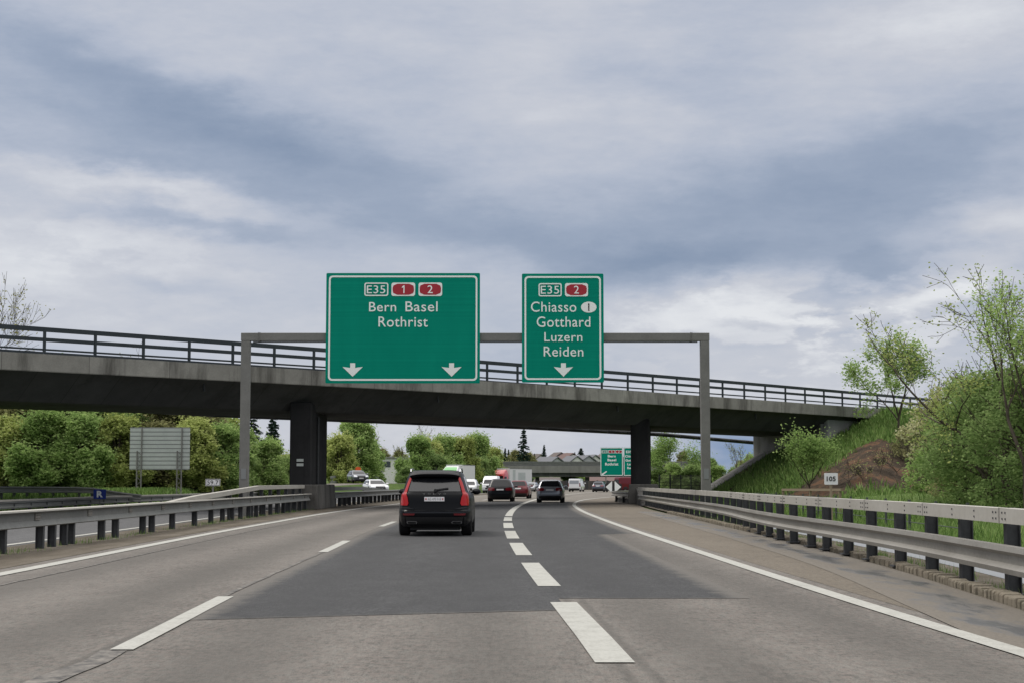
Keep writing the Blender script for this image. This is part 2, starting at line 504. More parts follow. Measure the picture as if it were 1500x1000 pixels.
M_ground = mat("verge_ground", (0.1, 0.15, 0.04), 0.95, spec=0.1)
q = NB(M_ground)
gcol = q.ramp(q.math("ADD", q.math("MULTIPLY", q.noise(0.12, 4, 0.6), 0.5), q.math("MULTIPLY", q.noise(2.5, 5, 0.7), 0.5)),
              [(0.30, (0.042, 0.075, 0.02)), (0.52, (0.080, 0.125, 0.032)), (0.72, (0.13, 0.17, 0.05))])
soil = q.ramp(q.math("ADD", q.math("MULTIPLY", q.noise(0.55, 5, 0.7), 0.7), q.math("MULTIPLY", q.noise(7, 4, 0.7), 0.3)),
              [(0.36, (0.020, 0.015, 0.011)), (0.50, (0.058, 0.044, 0.032)), (0.58, (0.125, 0.068, 0.040)), (0.66, (0.080, 0.062, 0.045))])
sm = q.ramp(q.math("ADD", q.attr("soil"), q.math("MULTIPLY", q.math("SUBTRACT", q.noise(0.6, 5, 0.7), 0.5), 1.0)), [(0.42, (0, 0, 0)), (0.55, (1, 1, 1))])
q.color(q.mix(sm, gcol, soil))
q.bump(q.noise(5, 5, 0.7), 0.8, 0.12)

M_grass = mat("grass_blades", (0.1, 0.2, 0.03), 0.8, spec=0.2)
q = NB(M_grass)
gi = q.t.nodes.new("ShaderNodeNewGeometry")
q.color(q.ramp(gi.outputs["Random Per Island"], [(0, (0.080, 0.150, 0.036)), (0.7, (0.160, 0.26, 0.062)), (1, (0.24, 0.31, 0.11))]))

M_bark = mat("bark", (0.075, 0.06, 0.045), 0.95, spec=0.1)
q = NB(M_bark)
q.color(q.ramp(q.noise(9, 4, 0.7, (1, 1, 0.3)), [(0.3, (0.04, 0.034, 0.027)), (0.7, (0.12, 0.10, 0.08))]))


def leaf(name, c0, c1, c2, tr=0.35):
    m = bpy.data.materials.new(name)
    m.use_nodes = True
    t = m.node_tree
    for n in list(t.nodes):
        t.nodes.remove(n)
    gi = t.nodes.new("ShaderNodeNewGeometry")
    oi = t.nodes.new("ShaderNodeObjectInfo")
    tcx = t.nodes.new("ShaderNodeTexCoord")
    ns = t.nodes.new("ShaderNodeTexNoise")
    ns.inputs["Scale"].default_value = 0.45
    ns.inputs["Detail"].default_value = 3
    t.links.new(tcx.outputs["Object"], ns.inputs["Vector"])

    def mt(op, a, b):
        n = t.nodes.new("ShaderNodeMath")
        n.operation = op
        for i, v in enumerate((a, b)):
            if isinstance(v, (int, float)):
                n.inputs[i].default_value = v
            else:
                t.links.new(v, n.inputs[i])
        return n.outputs[0]
    f = mt("ADD", mt("MULTIPLY", gi.outputs["Random Per Island"], 0.45), mt("MULTIPLY", ns.outputs["Fac"], 0.55))
    f = mt("ADD", f, mt("MULTIPLY", mt("SUBTRACT", oi.outputs["Random"], 0.5), 0.22))
    rp = t.nodes.new("ShaderNodeValToRGB")
    t.links.new(f, rp.inputs[0])
    e = rp.color_ramp.elements
    e[0].position, e[0].color = 0.22, (*c0, 1)
    e[1].position, e[1].color = 0.80, (*c2, 1)
    k = e.new(0.5)
    k.color = (*c1, 1)
    df = t.nodes.new("ShaderNodeBsdfDiffuse")
    tl = t.nodes.new("ShaderNodeBsdfTranslucent")
    mx = t.nodes.new("ShaderNodeMixShader")
    mx.inputs[0].default_value = tr
    t.links.new(rp.outputs[0], df.inputs[0])
    t.links.new(rp.outputs[0], tl.inputs[0])
    t.links.new(df.outputs[0], mx.inputs[1])
    t.links.new(tl.outputs[0], mx.inputs[2])
    o = t.nodes.new("ShaderNodeOutputMaterial")
    t.links.new(mx.outputs[0], o.inputs[0])
    return m


L_fresh = leaf("fresh_leaves", (0.175, 0.27, 0.085), (0.285, 0.41, 0.135), (0.44, 0.55, 0.22), 0.52)
L_yellow = leaf("yellow_green_leaves", (0.25, 0.3, 0.09), (0.365, 0.43, 0.14), (0.52, 0.56, 0.22), 0.52)
L_olive = leaf("olive_leaves", (0.19, 0.2, 0.09), (0.29, 0.295, 0.135), (0.41, 0.4, 0.205), 0.52)
L_deep = leaf("deep_green_leaves", (0.14, 0.215, 0.075), (0.23, 0.33, 0.12), (0.35, 0.45, 0.18), 0.52)
L_spruce = leaf("spruce_needles", (0.016, 0.032, 0.024), (0.034, 0.058, 0.042), (0.06, 0.092, 0.065), 0.1)
L_buds = leaf("pale_buds", (0.16, 0.19, 0.06), (0.28, 0.31, 0.12), (0.42, 0.43, 0.24))
L_cream = leaf("cream_blossom", (0.30, 0.31, 0.14), (0.45, 0.45, 0.24), (0.62, 0.60, 0.40))


# ------------------------------------------------------------------ mesh helpers
class MB:
    def __init__(s):
        s.v, s.f = [], []

    def add(s, vs, fs):
        o = len(s.v)
        s.v += [tuple(p) for p in vs]
        s.f += [tuple(i + o for i in f) for f in fs]
        return s

    def box(s, c, size, rot=None):
        x, y, z = (k / 2 for k in size)
        vs = [Vector(p) for p in ((-x, -y, -z), (x, -y, -z), (x, y, -z), (-x, y, -z), (-x, -y, z), (x, -y, z), (x, y, z), (-x, y, z))]
        if rot is not None:
            m = rot if isinstance(rot, Matrix) else Matrix.Rotation(rot, 3, "Z")
            vs = [m @ p for p in vs]
        c = Vector(c)
        return s.add([p + c for p in vs], [(0, 3, 2, 1), (4, 5, 6, 7), (0, 1, 5, 4), (1, 2, 6, 5), (2, 3, 7, 6), (3, 0, 4, 7)])

    def bar(s, p0, p1, wd, ht, up=(0, 0, 1)):
        p0, p1 = Vector(p0), Vector(p1)
        d = (p1 - p0)
        ln = d.length
        d.normalize()
        up = Vector(up)
        if abs(d.dot(up)) > 0.98:
            up = Vector((0, 1, 0))
        sx = d.cross(up).normalized()
        uz = sx.cross(d).normalized()
        vs = []
        for p in (p0, p1):
            for a, b in ((-1, -1), (1, -1), (1, 1), (-1, 1)):
                vs.append(p + sx * (a * wd / 2) + uz * (b * ht / 2))
        return s.add(vs, [(0, 1, 2, 3), (7, 6, 5, 4), (0, 4, 5, 1), (1, 5, 6, 2), (2, 6, 7, 3), (3, 7, 4, 0)])

    def tube(s, p0, p1, r0, r1=None, n=8, cap=True):
        p0, p1 = Vector(p0), Vector(p1)
        r1 = r0 if r1 is None else r1
        d = (p1 - p0).normalized()
        up = Vector((0, 0, 1)) if abs(d.z) < 0.95 else Vector((1, 0, 0))
        a = d.cross(up).normalized()
        b = d.cross(a)
        vs = []
        for p, r in ((p0, r0), (p1, r1)):
            for k in range(n):
                t = 2 * math.pi * k / n
                vs.append(p + a * (r * math.cos(t)) + b * (r * math.sin(t)))
        fs = [(k, (k + 1) % n, n + (k + 1) % n, n + k) for k in range(n)]
        if cap:
            fs += [tuple(range(n - 1, -1, -1)), tuple(range(n, 2 * n))]
        return s.add(vs, fs)

    def prism(s, poly, y0, y1):
        """polygon in (x, z) pushed along y"""
        n = len(poly)
        vs = [(x, y0, z) for x, z in poly] + [(x, y1, z) for x, z in poly]
        fs = [tuple(range(n)), tuple(range(2 * n - 1, n - 1, -1))]
        fs += [(k, n + k, n + (k + 1) % n, (k + 1) % n) for k in range(n)]
        return s.add(vs, fs)

    def sweep(s, prof, path, side=1.0):
        """closed profile [(offset, z)] along a path of 3-D points, offset to the right of travel times side"""
        n = len(prof)
        vs = []
        for i, p in enumerate(path):
            a = Vector(path[max(i - 1, 0)])
            b = Vector(path[min(i + 1, len(path) - 1)])
            d = b - a
            d.z = 0
            d.normalize()
            nr = Vector((d.y, -d.x, 0)) * side
            for o, z in prof:
                vs.append(Vector(p) + nr * o + Vector((0, 0, z)))
        fs = []
        for i in range(len(path) - 1):
            for k in range(n):
                k2 = (k + 1) % n
                fs.append((i * n + k, i * n + k2, (i + 1) * n + k2, (i + 1) * n + k))
        fs.append(tuple(range(n)))
        fs.append(tuple((len(path) - 1) * n + k for k in range(n - 1, -1, -1)))
        return s.add(vs, fs)

    def build(s, name, m, parent=None, smooth=False, world=True, bevel=0.0):
        me = bpy.data.meshes.new(name)
        vs = s.v
        if parent is not None and world:
            l = base_of(parent)
            vs = [(x - l[0], y - l[1], z - l[2]) for x, y, z in vs]
        me.from_pydata([tuple(p) for p in vs], [], s.f)
        bm = bmesh.new()
        bm.from_mesh(me)
        bmesh.ops.recalc_face_normals(bm, faces=bm.faces)
        bm.to_mesh(me)
        bm.free()
        me.materials.append(m)
        if smooth:
            me.polygons.foreach_set("use_smooth", [True] * len(me.polygons))
        o = bpy.data.objects.new(name, me)
        COL.objects.link(o)
        if parent is not None:
            o.parent = parent
        if bevel:
            b = o.modifiers.new("bevel", "BEVEL")
            b.width = bevel
            b.segments = 2
            b.limit_method = "ANGLE"
        return o


def base_of(o):
    l = Vector((0, 0, 0))
    while o is not None:
        l += o.location
        o = o.parent
    return l


def tag(o, label=None, cat=None, group=None, kind=None):
    if label:
        o["label"] = label
    if cat:
        o["category"] = cat
    if group:
        o["group"] = group
    if kind:
        o["kind"] = kind
    return o


def thing(name, loc, label, cat, group=None, rz=0.0):
    o = bpy.data.objects.new(name, None)
    COL.objects.link(o)
    o.location = loc
    o.rotation_euler = (0, 0, rz)
    o.empty_display_size = 0.3
    return tag(o, label, cat, group)


def copy_thing(src, loc, rz=None, scale=None, label=None, group=None):
    c = src.copy()
    COL.objects.link(c)
    c.location = loc
    if rz is not None:
        c.rotation_euler = (0, 0, rz)
    if scale is not None:
        c.scale = scale
    if label:
        c["label"] = label
    if group:
        c["group"] = group
    for ch in list(src.children):
        k = ch.copy()
        COL.objects.link(k)
        k.parent = c
        for g in list(ch.children):
            h = g.copy()
            COL.objects.link(h)
            h.parent = k
    return c


def npmesh(name, verts, faces, m, parent=None, n=4):
    me = bpy.data.meshes.new(name)
    nv, nf = len(verts), len(faces)
    me.vertices.add(nv)
    me.vertices.foreach_set("co", np.ascontiguousarray(verts, np.float32).ravel())
    me.loops.add(nf * n)
    me.loops.foreach_set("vertex_index", np.ascontiguousarray(faces, np.int32).ravel())
    me.polygons.add(nf)
    me.polygons.foreach_set("loop_start", np.arange(0, nf * n, n, dtype=np.int32))
    me.polygons.foreach_set("loop_total", np.full(nf, n, np.int32))
    me.update(calc_edges=True)
    me.validate()
    me.materials.append(m)
    o = bpy.data.objects.new(name, me)
    COL.objects.link(o)
    if parent is not None:
        o.parent = parent
    return o


def strip(name, fa, fb, ds, z, m, cols=1, lat=None):
    """a sheet between two lateral lines fa(D), fb(D)"""
    ds = np.asarray(ds, float)
    a, b = fa(ds), fb(ds)
    t = np.linspace(0, 1, cols + 1)
    X = a[:, None] * (1 - t) + b[:, None] * t
    Y = np.repeat(ds[:, None], cols + 1, 1)
    v = np.stack([X, Y, np.full_like(X, z)], -1).reshape(-1, 3)
    i = np.arange((len(ds) - 1))[:, None] * (cols + 1) + np.arange(cols)[None]
    i = i.ravel()
    f = np.stack([i, i + 1, i + cols + 2, i + cols + 1], -1)
    o = npmesh(name, v, f, m)
    if lat is not None:
        at = o.data.attributes.new("lat", "FLOAT", "POINT")
        at.data.foreach_set("value", lat(X, Y).astype(np.float32).ravel())
    o["kind"] = "structure"
    return o


# ------------------------------------------------------------------ bridge frame (used by the terrain too)
BP0 = np.array([-20.0, 67.5])
BU = np.array([0.679, 0.734])
BN = np.array([-0.734, 0.679])


def bp(s, wv, z):
    p = BP0 + BU * s + BN * wv
    return Vector((p[0], p[1], z))


def deck_z(s):
    return 6.80 + 0.14 * (1 - ((s - 38) / 40.0) ** 2)


def sstep(a, b, x):
    t = np.clip((x - a) / (b - a), 0, 1)
    return t * t * (3 - 2 * t)


def terrain(X, D):
    X, D = np.asarray(X, float), np.asarray(D, float)
    z = np.full(np.broadcast(X, D).shape, -0.05)
    # grass bank left of the opposite carriageway
    ol = X_OR(D) - 9.2
    z = z + 0.85 * sstep(0.0, 2.8, ol - X) * sstep(58, 90, D) * (1 - 0.5 * sstep(130, 200, D))
    # approach embankment of the overpass, to the right
    s = (X - BP0[0]) * BU[0] + (D - BP0[1]) * BU[1]
    wv = (X - BP0[0]) * BN[0] + (D - BP0[1]) * BN[1]
    sk = s - 0.67 * np.clip(wv, -12, 12) - 1.3 * np.maximum(wv - 9.5, 0)
    front = (sk - 52.0) * 0.36
    side = np.minimum(6.75 + (wv + 0.6) / 2.1, 6.75 - (wv - 12.5) / 1.6)
    emb = np.minimum(front, np.minimum(side, 6.75))
    keep = (X > X_KERB(D) + 1.2)
    z = np.where(keep, np.maximum(z, emb * sstep(0, 2.5, X - X_KERB(D) - 1.2)), z)
    # gentle bank under the bushes at the right
    z = z + 0.8 * sstep(12.5, 19, X) * sstep(30, 45, D) * (1 - sstep(80, 95, D))
    # rising land with the village, far away
    hill = 13.0 - 12.0 * sstep(42, 110, X)
    z = z + hill * sstep(430, 780, D)
    return z


xs = np.concatenate([-np.geomspace(60, 2500, 22)[::-1], np.arange(-58, 62, 1.6), np.geomspace(64, 2500, 22)])
ys = np.concatenate([[-40, -20, -8], np.arange(0, 150, 1.6), np.arange(151, 300, 6), np.geomspace(305, 6000, 40)])
GX, GY = np.meshgrid(xs, ys)
GZ = terrain(GX, GY)
bumps = RNG.normal(0, 0.05, GZ.shape)
GZ = np.where(GZ > 0.25, GZ + bumps, GZ)
nx = len(xs)
i = (np.arange(len(ys) - 1)[:, None] * nx + np.arange(nx - 1)[None]).ravel()
ground = npmesh("ground", np.stack([GX, GY, GZ], -1).reshape(-1, 3), np.stack([i, i + 1, i + nx + 1, i + nx], -1), M_ground)
ground.data.polygons.foreach_set("use_smooth", [True] * len(ground.data.polygons))
ss = (GX - BP0[0]) * BU[0] + (GY - BP0[1]) * BU[1]
ww = (GX - BP0[0]) * BN[0] + (GY - BP0[1]) * BN[1]
soilm = np.exp(-((((ss - 52.0) / 7.5) ** 2 + ((ww + 8.8) / 5.2) ** 2)) ** 1.5) * 1.05 + np.exp(-(((ss - 59) / 2.4) ** 2 + ((ww + 8.0) / 4) ** 2)) * 1.0
soilm = np.maximum(soilm, 0.50 * np.exp(-((ww - 6.0) / 3.2) ** 4) * (ss > 46) * (ss < 70))
at = ground.data.attributes.new("soil", "FLOAT", "POINT")
at.data.foreach_set("value", soilm.astype(np.float32).ravel())
ground["kind"] = "structure"

# ------------------------------------------------------------------ roads and markings
DS = np.concatenate([np.arange(-10, 60, 1.0), np.arange(60, 160, 2.0), np.arange(160, 460, 5.0)])


def lane_lat(X, Y):
    le, dl, md, re = X_LE(Y), X_DL(Y), X_MD(Y), X_RE(Y)
    a = np.where(X < dl, (X - le) / (dl - le), np.where(X < md, (X - dl) / (md - dl), (X - md) / np.maximum(re - md, 2)))
    return np.clip(a, 0, 1)


strip("road", lambda d: X_LE(d) - 0.45, lambda d: np.where(d < 150, np.minimum(X_RE(d) + 0.35, X_KERB(d)), X_MD(d) + 1.5), DS, 0.0, M_road, 36, lane_lat)
strip("road_shoulder", lambda d: X_RE(d) + 0.33, lambda d: X_KERB(d) - 0.02, DS[DS < 150], 0.003, M_shoulder, 4)
strip("exit_road", lambda d: X_MD(d) + 1.45, lambda d: X_KERB(d), DS[(DS >= 148) & (DS < 260)], 0.0, M_pale, 4)
strip("median", lambda d: X_OR(d) + 0.3, lambda d: X_LE(d) - 0.44, DS, 0.006, M_median, 3)
strip("opposite_road", lambda d: X_OR(d) - 9.4, lambda d: X_OR(d) + 0.31, DS, 0.0, M_opp, 3)
strip("gutter", lambda d: X_KERB(d) - 1.15, lambda d: X_KERB(d) - 0.06, DS[(DS < 75) & (DS > 4)], 0.008, M_gutter, 6,
      lambda X, Y: np.clip((X - (X_KERB(Y) - 1.15)) / 1.09, 0, 1))


def patch_sheet(name, fl, fr, d0l, d0r, d1, m, z, soft):
    n = 160
    u = np.linspace(0, 1, n)
    cols = 14
    V = []
    for k in u:
        for c in np.linspace(0, 1, cols + 1):
            d0 = d0l + (d0r - d0l) * c
            d = d0 + (d1 - d0) * k ** 1.2
            x = float(fl(d)) * (1 - c) + float(fr(d)) * c
            V.append((x, d, z))
    V = np.array(V)
    ii = (np.arange(n - 1)[:, None] * (cols + 1) + np.arange(cols)[None]).ravel()
    o = npmesh(name, V, np.stack([ii, ii + 1, ii + cols + 2, ii + cols + 1], -1), m)
    a_ = o.data.attributes.new("lat", "FLOAT", "POINT")
    a_.data.foreach_set("value", lane_lat(V[:, 0], V[:, 1]).astype(np.float32))
    cc_ = np.tile(np.linspace(0, 1, cols + 1), n)
    kk_ = np.repeat(u, cols + 1)
    wid = np.array([float(fr(d)) - float(fl(d)) for d in V[:, 1]])
    dist = np.where(soft < 0, cc_, 1 - cc_) * wid / 0.55
    a_ = o.data.attributes.new("edge", "FLOAT", "POINT")
    a_.data.foreach_set("value", np.clip(np.minimum(dist, 0.42 + kk_ * 40), 0, 1).astype(np.float32))
    o["kind"] = "structure"
    return o


d_a, d_b, d_c = D_of(908), D_of(893), D_of(876)
patch_sheet("road_patch", lambda d: X_DL(d) + 0.05, lambda d: X_MD(d) - 0.02, d_a, d_b, 112, M_patch, 0.004, -1)
patch_sheet("road_patch", lambda d: X_MD(d) - 0.02, lambda d: X_RE(d) - np.interp(d, [15, 19, 41.6, 42.2, 90, 112], [1.1, 1.1, 1.0, 0.16, 0.16, 0.16]), d_c, d_c, 112, M_patch, 0.004, 1)
# paler surface beyond the patch
strip("road_far", lambda d: X_LE(d) + 0.1, lambda d: np.where(d < 150, X_RE(d) - 0.15, X_MD(d) + 1.4), DS[DS >= 112], 0.004, M_pale, 6)


def line_strip(name, f, wd, d0, d1):
    ds = np.linspace(d0, d1, max(3, int((d1 - d0) / 1.5)))
    return strip(name, lambda d: f(d) - wd / 2, lambda d: f(d) + wd / 2, ds, 0.010, M_line)


line_strip("edge_line", X_LE, 0.26, -5, 300)
line_strip("edge_line", X_RE, 0.22, -5, 170)
line_strip("edge_line", lambda d: X_OR(d), 0.20, -5, 300)
line_strip("edge_line", lambda d: X_OR(d) - 8.8, 0.20, -5, 300)
d = D_of(952)
while d < 230:
    line_strip("lane_marking", X_DL, 0.19, d, d + 6)
    d += 18
d = D_of(971)
while d < 60:
    line_strip("lane_marking", X_MD, 0.30, d, d + 6)
    d += 8.8
line_strip("lane_marking", X_MD, 0.30, 64, 230)
d = 20
while d < 230:
    line_strip("lane_marking", lambda q_: X_OR(q_) - 4.4, 0.15, d, d + 6)
    d += 18

M_seam = mat("bitumen_seam", (0.028, 0.026, 0.025), 0.7)
q = NB(M_seam)
q.color(q.ramp(q.noise(6, 5, 0.75), [(0.40, (0.03, 0.028, 0.026)), (0.62, (0.17, 0.155, 0.135))]))


def seam(name, f, wd, d0, d1):
    ds = np.linspace(d0, d1, max(4, int((d1 - d0) / 0.7)))
    jit = RNG.normal(0, wd * 0.22, len(ds))
    k = lambda d: np.interp(d, ds, jit)
    o = strip(name, lambda d: f(d) - wd / 2 + k(d), lambda d: f(d) + wd / 2 + k(d) * 0.6, ds, 0.007, M_seam)
    return o


seam("road_seam", lambda d: X_DL(d) - 0.06, 0.22, 5, D_of(952) - 0.05)
seam("road_seam", lambda d: X_DL(d) - 0.02, 0.07, D_of(952) + 6.1, D_of(952) + 17.9)
seam("road_seam", lambda d: X_LE(d) + 0.75, 0.05, 14, 70)

# kerb of rough stones along the right shoulder
kb = MB()
d = 9.0
while d < 70:
    ln = random.uniform(0.14, 0.24)
    x = float(X_KERB(d))
    hd = math.atan2(float(X_KERB(d + 1)) - x, 1.0)
    hh = random.uniform(0.085, 0.115)
    wd = random.uniform(0.20, 0.25)
    m3 = Matrix.Rotation(-hd + random.uniform(-0.04, 0.04), 3, "Z") @ Matrix.Rotation(random.uniform(-0.06, 0.06), 3, "X")
    kb.box((x + wd / 2 + random.uniform(-0.015, 0.015), d + ln / 2, hh / 2 - 0.03), (wd, ln - 0.03, hh + 0.06), m3)
    d += ln
kerb = kb.build("kerb", M_kerb, bevel=0.025)
kerb["kind"] = "structure"
strip("verge", lambda d: X_KERB(d) + 0.2, lambda d: X_KERB(d) + 1.0, DS[(DS < 140) & (DS > 0)], 0.03, M_median, 3)
strip("drainage_channel", lambda d: X_KERB(d) + 0.95, lambda d: X_KERB(d) + 1.75, DS[(DS < 48) & (DS > 0)], 0.035, M_channel, 2)

# ------------------------------------------------------------------ grass (stuff)


def blades(n, sampler, h0, h1, wd):
    P0 = sampler(n)
    ang = RNG.uniform(0, 2 * np.pi, n)
    h = RNG.uniform(h0, h1, n)
    dx, dy = np.cos(ang) * wd, np.sin(ang) * wd
    lean = RNG.normal(0, 0.35, (n, 2)) * h[:, None]
    a = P0 + np.stack([dx, dy, np.full(n, -0.03)], -1)
    b = P0 - np.stack([dx, dy, np.full(n, 0.03)], -1)
    c = P0 + np.stack([lean[:, 0], lean[:, 1], h], -1)
    V = np.stack([a, b, c], 1).reshape(-1, 3)
    return V


def smp_left(n):
    D = RNG.uniform(66, 150, n)
    X = X_OR(D) - 9.8 - RNG.exponential(5.0, n)
    return np.stack([X, D, terrain(X, D)], -1)


def smp_right(n):
    D = RNG.uniform(14, 84, n)
    X = X_KERB(D) + 1.7 + np.abs(RNG.normal(0, 5.0, n))
    return np.stack([X, D, terrain(X, D)], -1)


def smp_emb(n):
    s_ = RNG.uniform(40, 78, n)
    w_ = RNG.uniform(-14, 7.2, n)
    sl = 1.1 * np.exp(-((((s_ - 52.0) / 7.2) ** 2 + ((w_ + 8.8) / 4.9) ** 2)) ** 2) + np.exp(-(((s_ - 59) / 2.4) ** 2 + ((w_ + 8.0) / 4) ** 2))
    k = RNG.uniform(0, 1, n) > sl * 1.15
    s_, w_ = s_[k], w_[k]
    X = BP0[0] + BU[0] * s_ + BN[0] * w_
    D = BP0[1] + BU[1] * s_ + BN[1] * w_
    k = X > X_KERB(D) + 1.6
    X, D = X[k], D[k]
    out = np.stack([X, D, terrain(X, D)], -1)
    return np.resize(out, (n, 3))


gv = np.concatenate([blades(30000, smp_left, 0.08, 0.30, 0.05), blades(22000, smp_right, 0.10, 0.38, 0.018), blades(26000, smp_emb, 0.15, 0.5, 0.05)])
def smp_med(n):
    c_ = RNG.uniform(24, 78, 60)
    D = c_[RNG.integers(0, 60, n)] + RNG.normal(0, 0.35, n)
    X = X_LRAIL(D) + RNG.normal(0.05, 0.16, n)
    return np.stack([X, D, np.full(n, 0.01)], -1)


def smp_kerb(n):
    c_ = RNG.uniform(14, 60, 70)
    D = c_[RNG.integers(0, 70, n)] + RNG.normal(0, 0.25, n)
    X = X_KERB(D) + 0.42 + RNG.normal(0, 0.13, n)
    return np.stack([X, D, np.full(n, 0.03)], -1)


gv = np.concatenate([gv, blades(1500, smp_med, 0.03, 0.14, 0.006), blades(2200, smp_kerb, 0.04, 0.16, 0.006)])
grass = npmesh("grass", gv, np.arange(len(gv)).reshape(-1, 3), M_grass, None, 3)
tag(grass, "fresh green grass on the verges and embankment", "grass", kind="stuff")

# ------------------------------------------------------------------ overpass
S0, S1 = -42.0, 84.0
AB = 66.0          # where the abutment begins
bridge = thing("overpass_bridge", bp(20, 5, 0), "long grey concrete overpass with dark steel railing crossing above the motorway", "bridge")
sw = [(-0.0, 0.0)]
WID = 12.0
prof_deck = [(0.42, 0.0), (0.42, -0.52), (2.3, -1.92), (9.6, -1.92), (WID - 0.42, -0.52), (WID - 0.42, 0.0)]
steps = np.linspace(S0, S1, 64)
pathd = [bp(s_, 0, deck_z(s_) - 0.02) for s_ in steps]
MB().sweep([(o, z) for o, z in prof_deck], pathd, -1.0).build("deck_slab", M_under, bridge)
for off, sg in ((0.0, 1), (WID - 0.40, 1)):
    MB().sweep([(off, 0.02), (off + 0.40, 0.02), (off + 0.40, -0.70), (off + 0.02, -0.74), (off, -0.70)], pathd, -1.0).build("edge_beam", M_deck, bridge)
# railing: posts every 2.5 m, two broad rails and a thin one
for side_w in (0.16,):
    k = 0
    s_ = -12.5 + 0.09
    while s_ < 80:
        p = bp(s_, side_w, deck_z(s_))
        MB().bar(p, p + Vector((0, 0, 1.12)), 0.09, 0.11, BU.tolist() + [0]).build("railing_post", M_parapet, bridge)
        s_ += 2.5
    for zz, hh, tt in ((1.05, 0.20, 0.08), (0.62, 0.16, 0.07), (0.20, 0.08, 0.05)):
        MB().sweep([(-tt / 2, -hh / 2), (tt / 2, -hh / 2), (tt / 2, hh / 2), (-tt / 2, hh / 2)],
                   [bp(s2, side_w, deck_z(s2) + zz) for s2 in np.linspace(-20, 80, 50)], -1.0).build("rail", M_parapet, bridge)
far_rail = MB()
for zz, hh in ((1.06, 0.15), (0.62, 0.12)):
    far_rail.sweep([(-0.03, -hh / 2), (0.03, -hh / 2), (0.03, hh / 2), (-0.03, hh / 2)], [bp(s2, WID - 0.2, deck_z(s2) + zz) for s2 in np.linspace(-20, 80, 50)], -1.0)
s_ = -20
while s_ < 80:
    p = bp(s_, WID - 0.2, deck_z(s_))
    far_rail.bar(p, p + Vector((0, 0, 1.1)), 0.08, 0.1)
    s_ += 2.5
far_rail.build("rear_railing", M_parapet, bridge)


def pier(x0, x1, d0, ln, hd, ztop, plinth):
    c, s2 = math.cos(hd), math.sin(hd)

    def loc(a, b):
        return (x0 + a * c + b * s2, d0 - a * s2 + b * c)
    wd = x1 - x0
    poly = [loc(0, 0), loc(wd, 0), loc(wd, ln), loc(0, ln)]
    mb = MB()
    mb.add([(x, y, 0) for x, y in poly] + [(x, y, ztop) for x, y in poly], [(0, 1, 2, 3), (4, 5, 6, 7), (0, 1, 5, 4), (1, 2, 6, 5), (2, 3, 7, 6), (3, 0, 4, 7)])
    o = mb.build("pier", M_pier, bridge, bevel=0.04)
    e0, e1, e2 = plinth
    pl = [loc(-e0, -e2), loc(wd + e1, -e2), loc(wd + e1, ln + 0.6), loc(-e0, ln + 0.6)]
    mb = MB()
    top = [loc(-e0 + 0.06, -e2 + 0.06), loc(wd + e1 - 0.06, -e2 + 0.06), loc(wd + e1 - 0.06, ln + 0.54), loc(-e0 + 0.06, ln + 0.54)]
    mb.add([(x, y, 0) for x, y in pl] + [(x, y, 1.25) for x, y in top], [(0, 1, 2, 3), (4, 5, 6, 7), (0, 1, 5, 4), (1, 2, 6, 5), (2, 3, 7, 6), (3, 0, 4, 7)])
    mb.build("plinth", M_plinth, bridge, bevel=0.05)
    return loc


lp = pier(-11.15, -10.1, 79.6, 7.0, 0.0, 5.35, (0.25, 0.45, 0.5))
rp = pier(7.55, 8.75, 101.0, 6.0, 0.10, 5.35, (0.15, 0.55, 1.6))
for (x, y) in ((-10.62, 79.57), (8.35, 100.97)):
    zc = 2.35 if x < 0 else 2.6
    MB().box((x, y, zc + 0.11), (0.34, 0.03, 0.14)).build("number_plate", M_alu, bridge)
    MB().box((x, y, zc - 0.11), (0.34, 0.03, 0.14)).build("number_plate", M_alu, bridge)
for s_ in (9.0, 24.5, 40.0, 55.0):
    MB().tube(bp(s_, 0.9, deck_z(s_) - 0.7), bp(s_, 0.9, deck_z(s_) - 1.25), 0.06, 0.06, 8).build("drain_spout", M_post, bridge)
MB().tube((-10.02, 82.0, 0.2), (-10.02, 82.0, 4.7), 0.06, 0.06, 8).build("drain_pipe", M_post, bridge)
# the sloping painted foot in front of the right pier
rf = MB()
rf.add([(7.5, 92.0, 0), (8.3, 90.6, 0), (8.9, 92.0, 0), (7.75, 99.3, 0), (9.0, 99.3, 0), (7.75, 99.3, 1.0), (9.0, 99.3, 1.0), (8.0, 92.4, 0.16), (8.7, 92.4, 0.16)],
       [(0, 1, 2, 4, 3), (3, 4, 6, 5), (0, 3, 5, 7), (2, 8, 6, 4), (7, 5, 6, 8), (0, 7, 1), (1, 7, 8), (1, 8, 2)])
rf.build("pier_ramp", M_plinth, bridge)
MB().add([(8.12, 92.3, 0.155), (8.62, 92.3, 0.155), (8.72, 95.0, 0.475), (8.0, 95.0, 0.475), (8.12, 92.3, 0.185), (8.62, 92.3, 0.185), (8.72, 95.0, 0.505), (8.0, 95.0, 0.505)],
         [(0, 1, 2, 3), (4, 5, 6, 7), (0, 1, 5, 4), (1, 2, 6, 5), (2, 3, 7, 6), (3, 0, 4, 7)]).build("foot_plate", M_railpale, bridge)

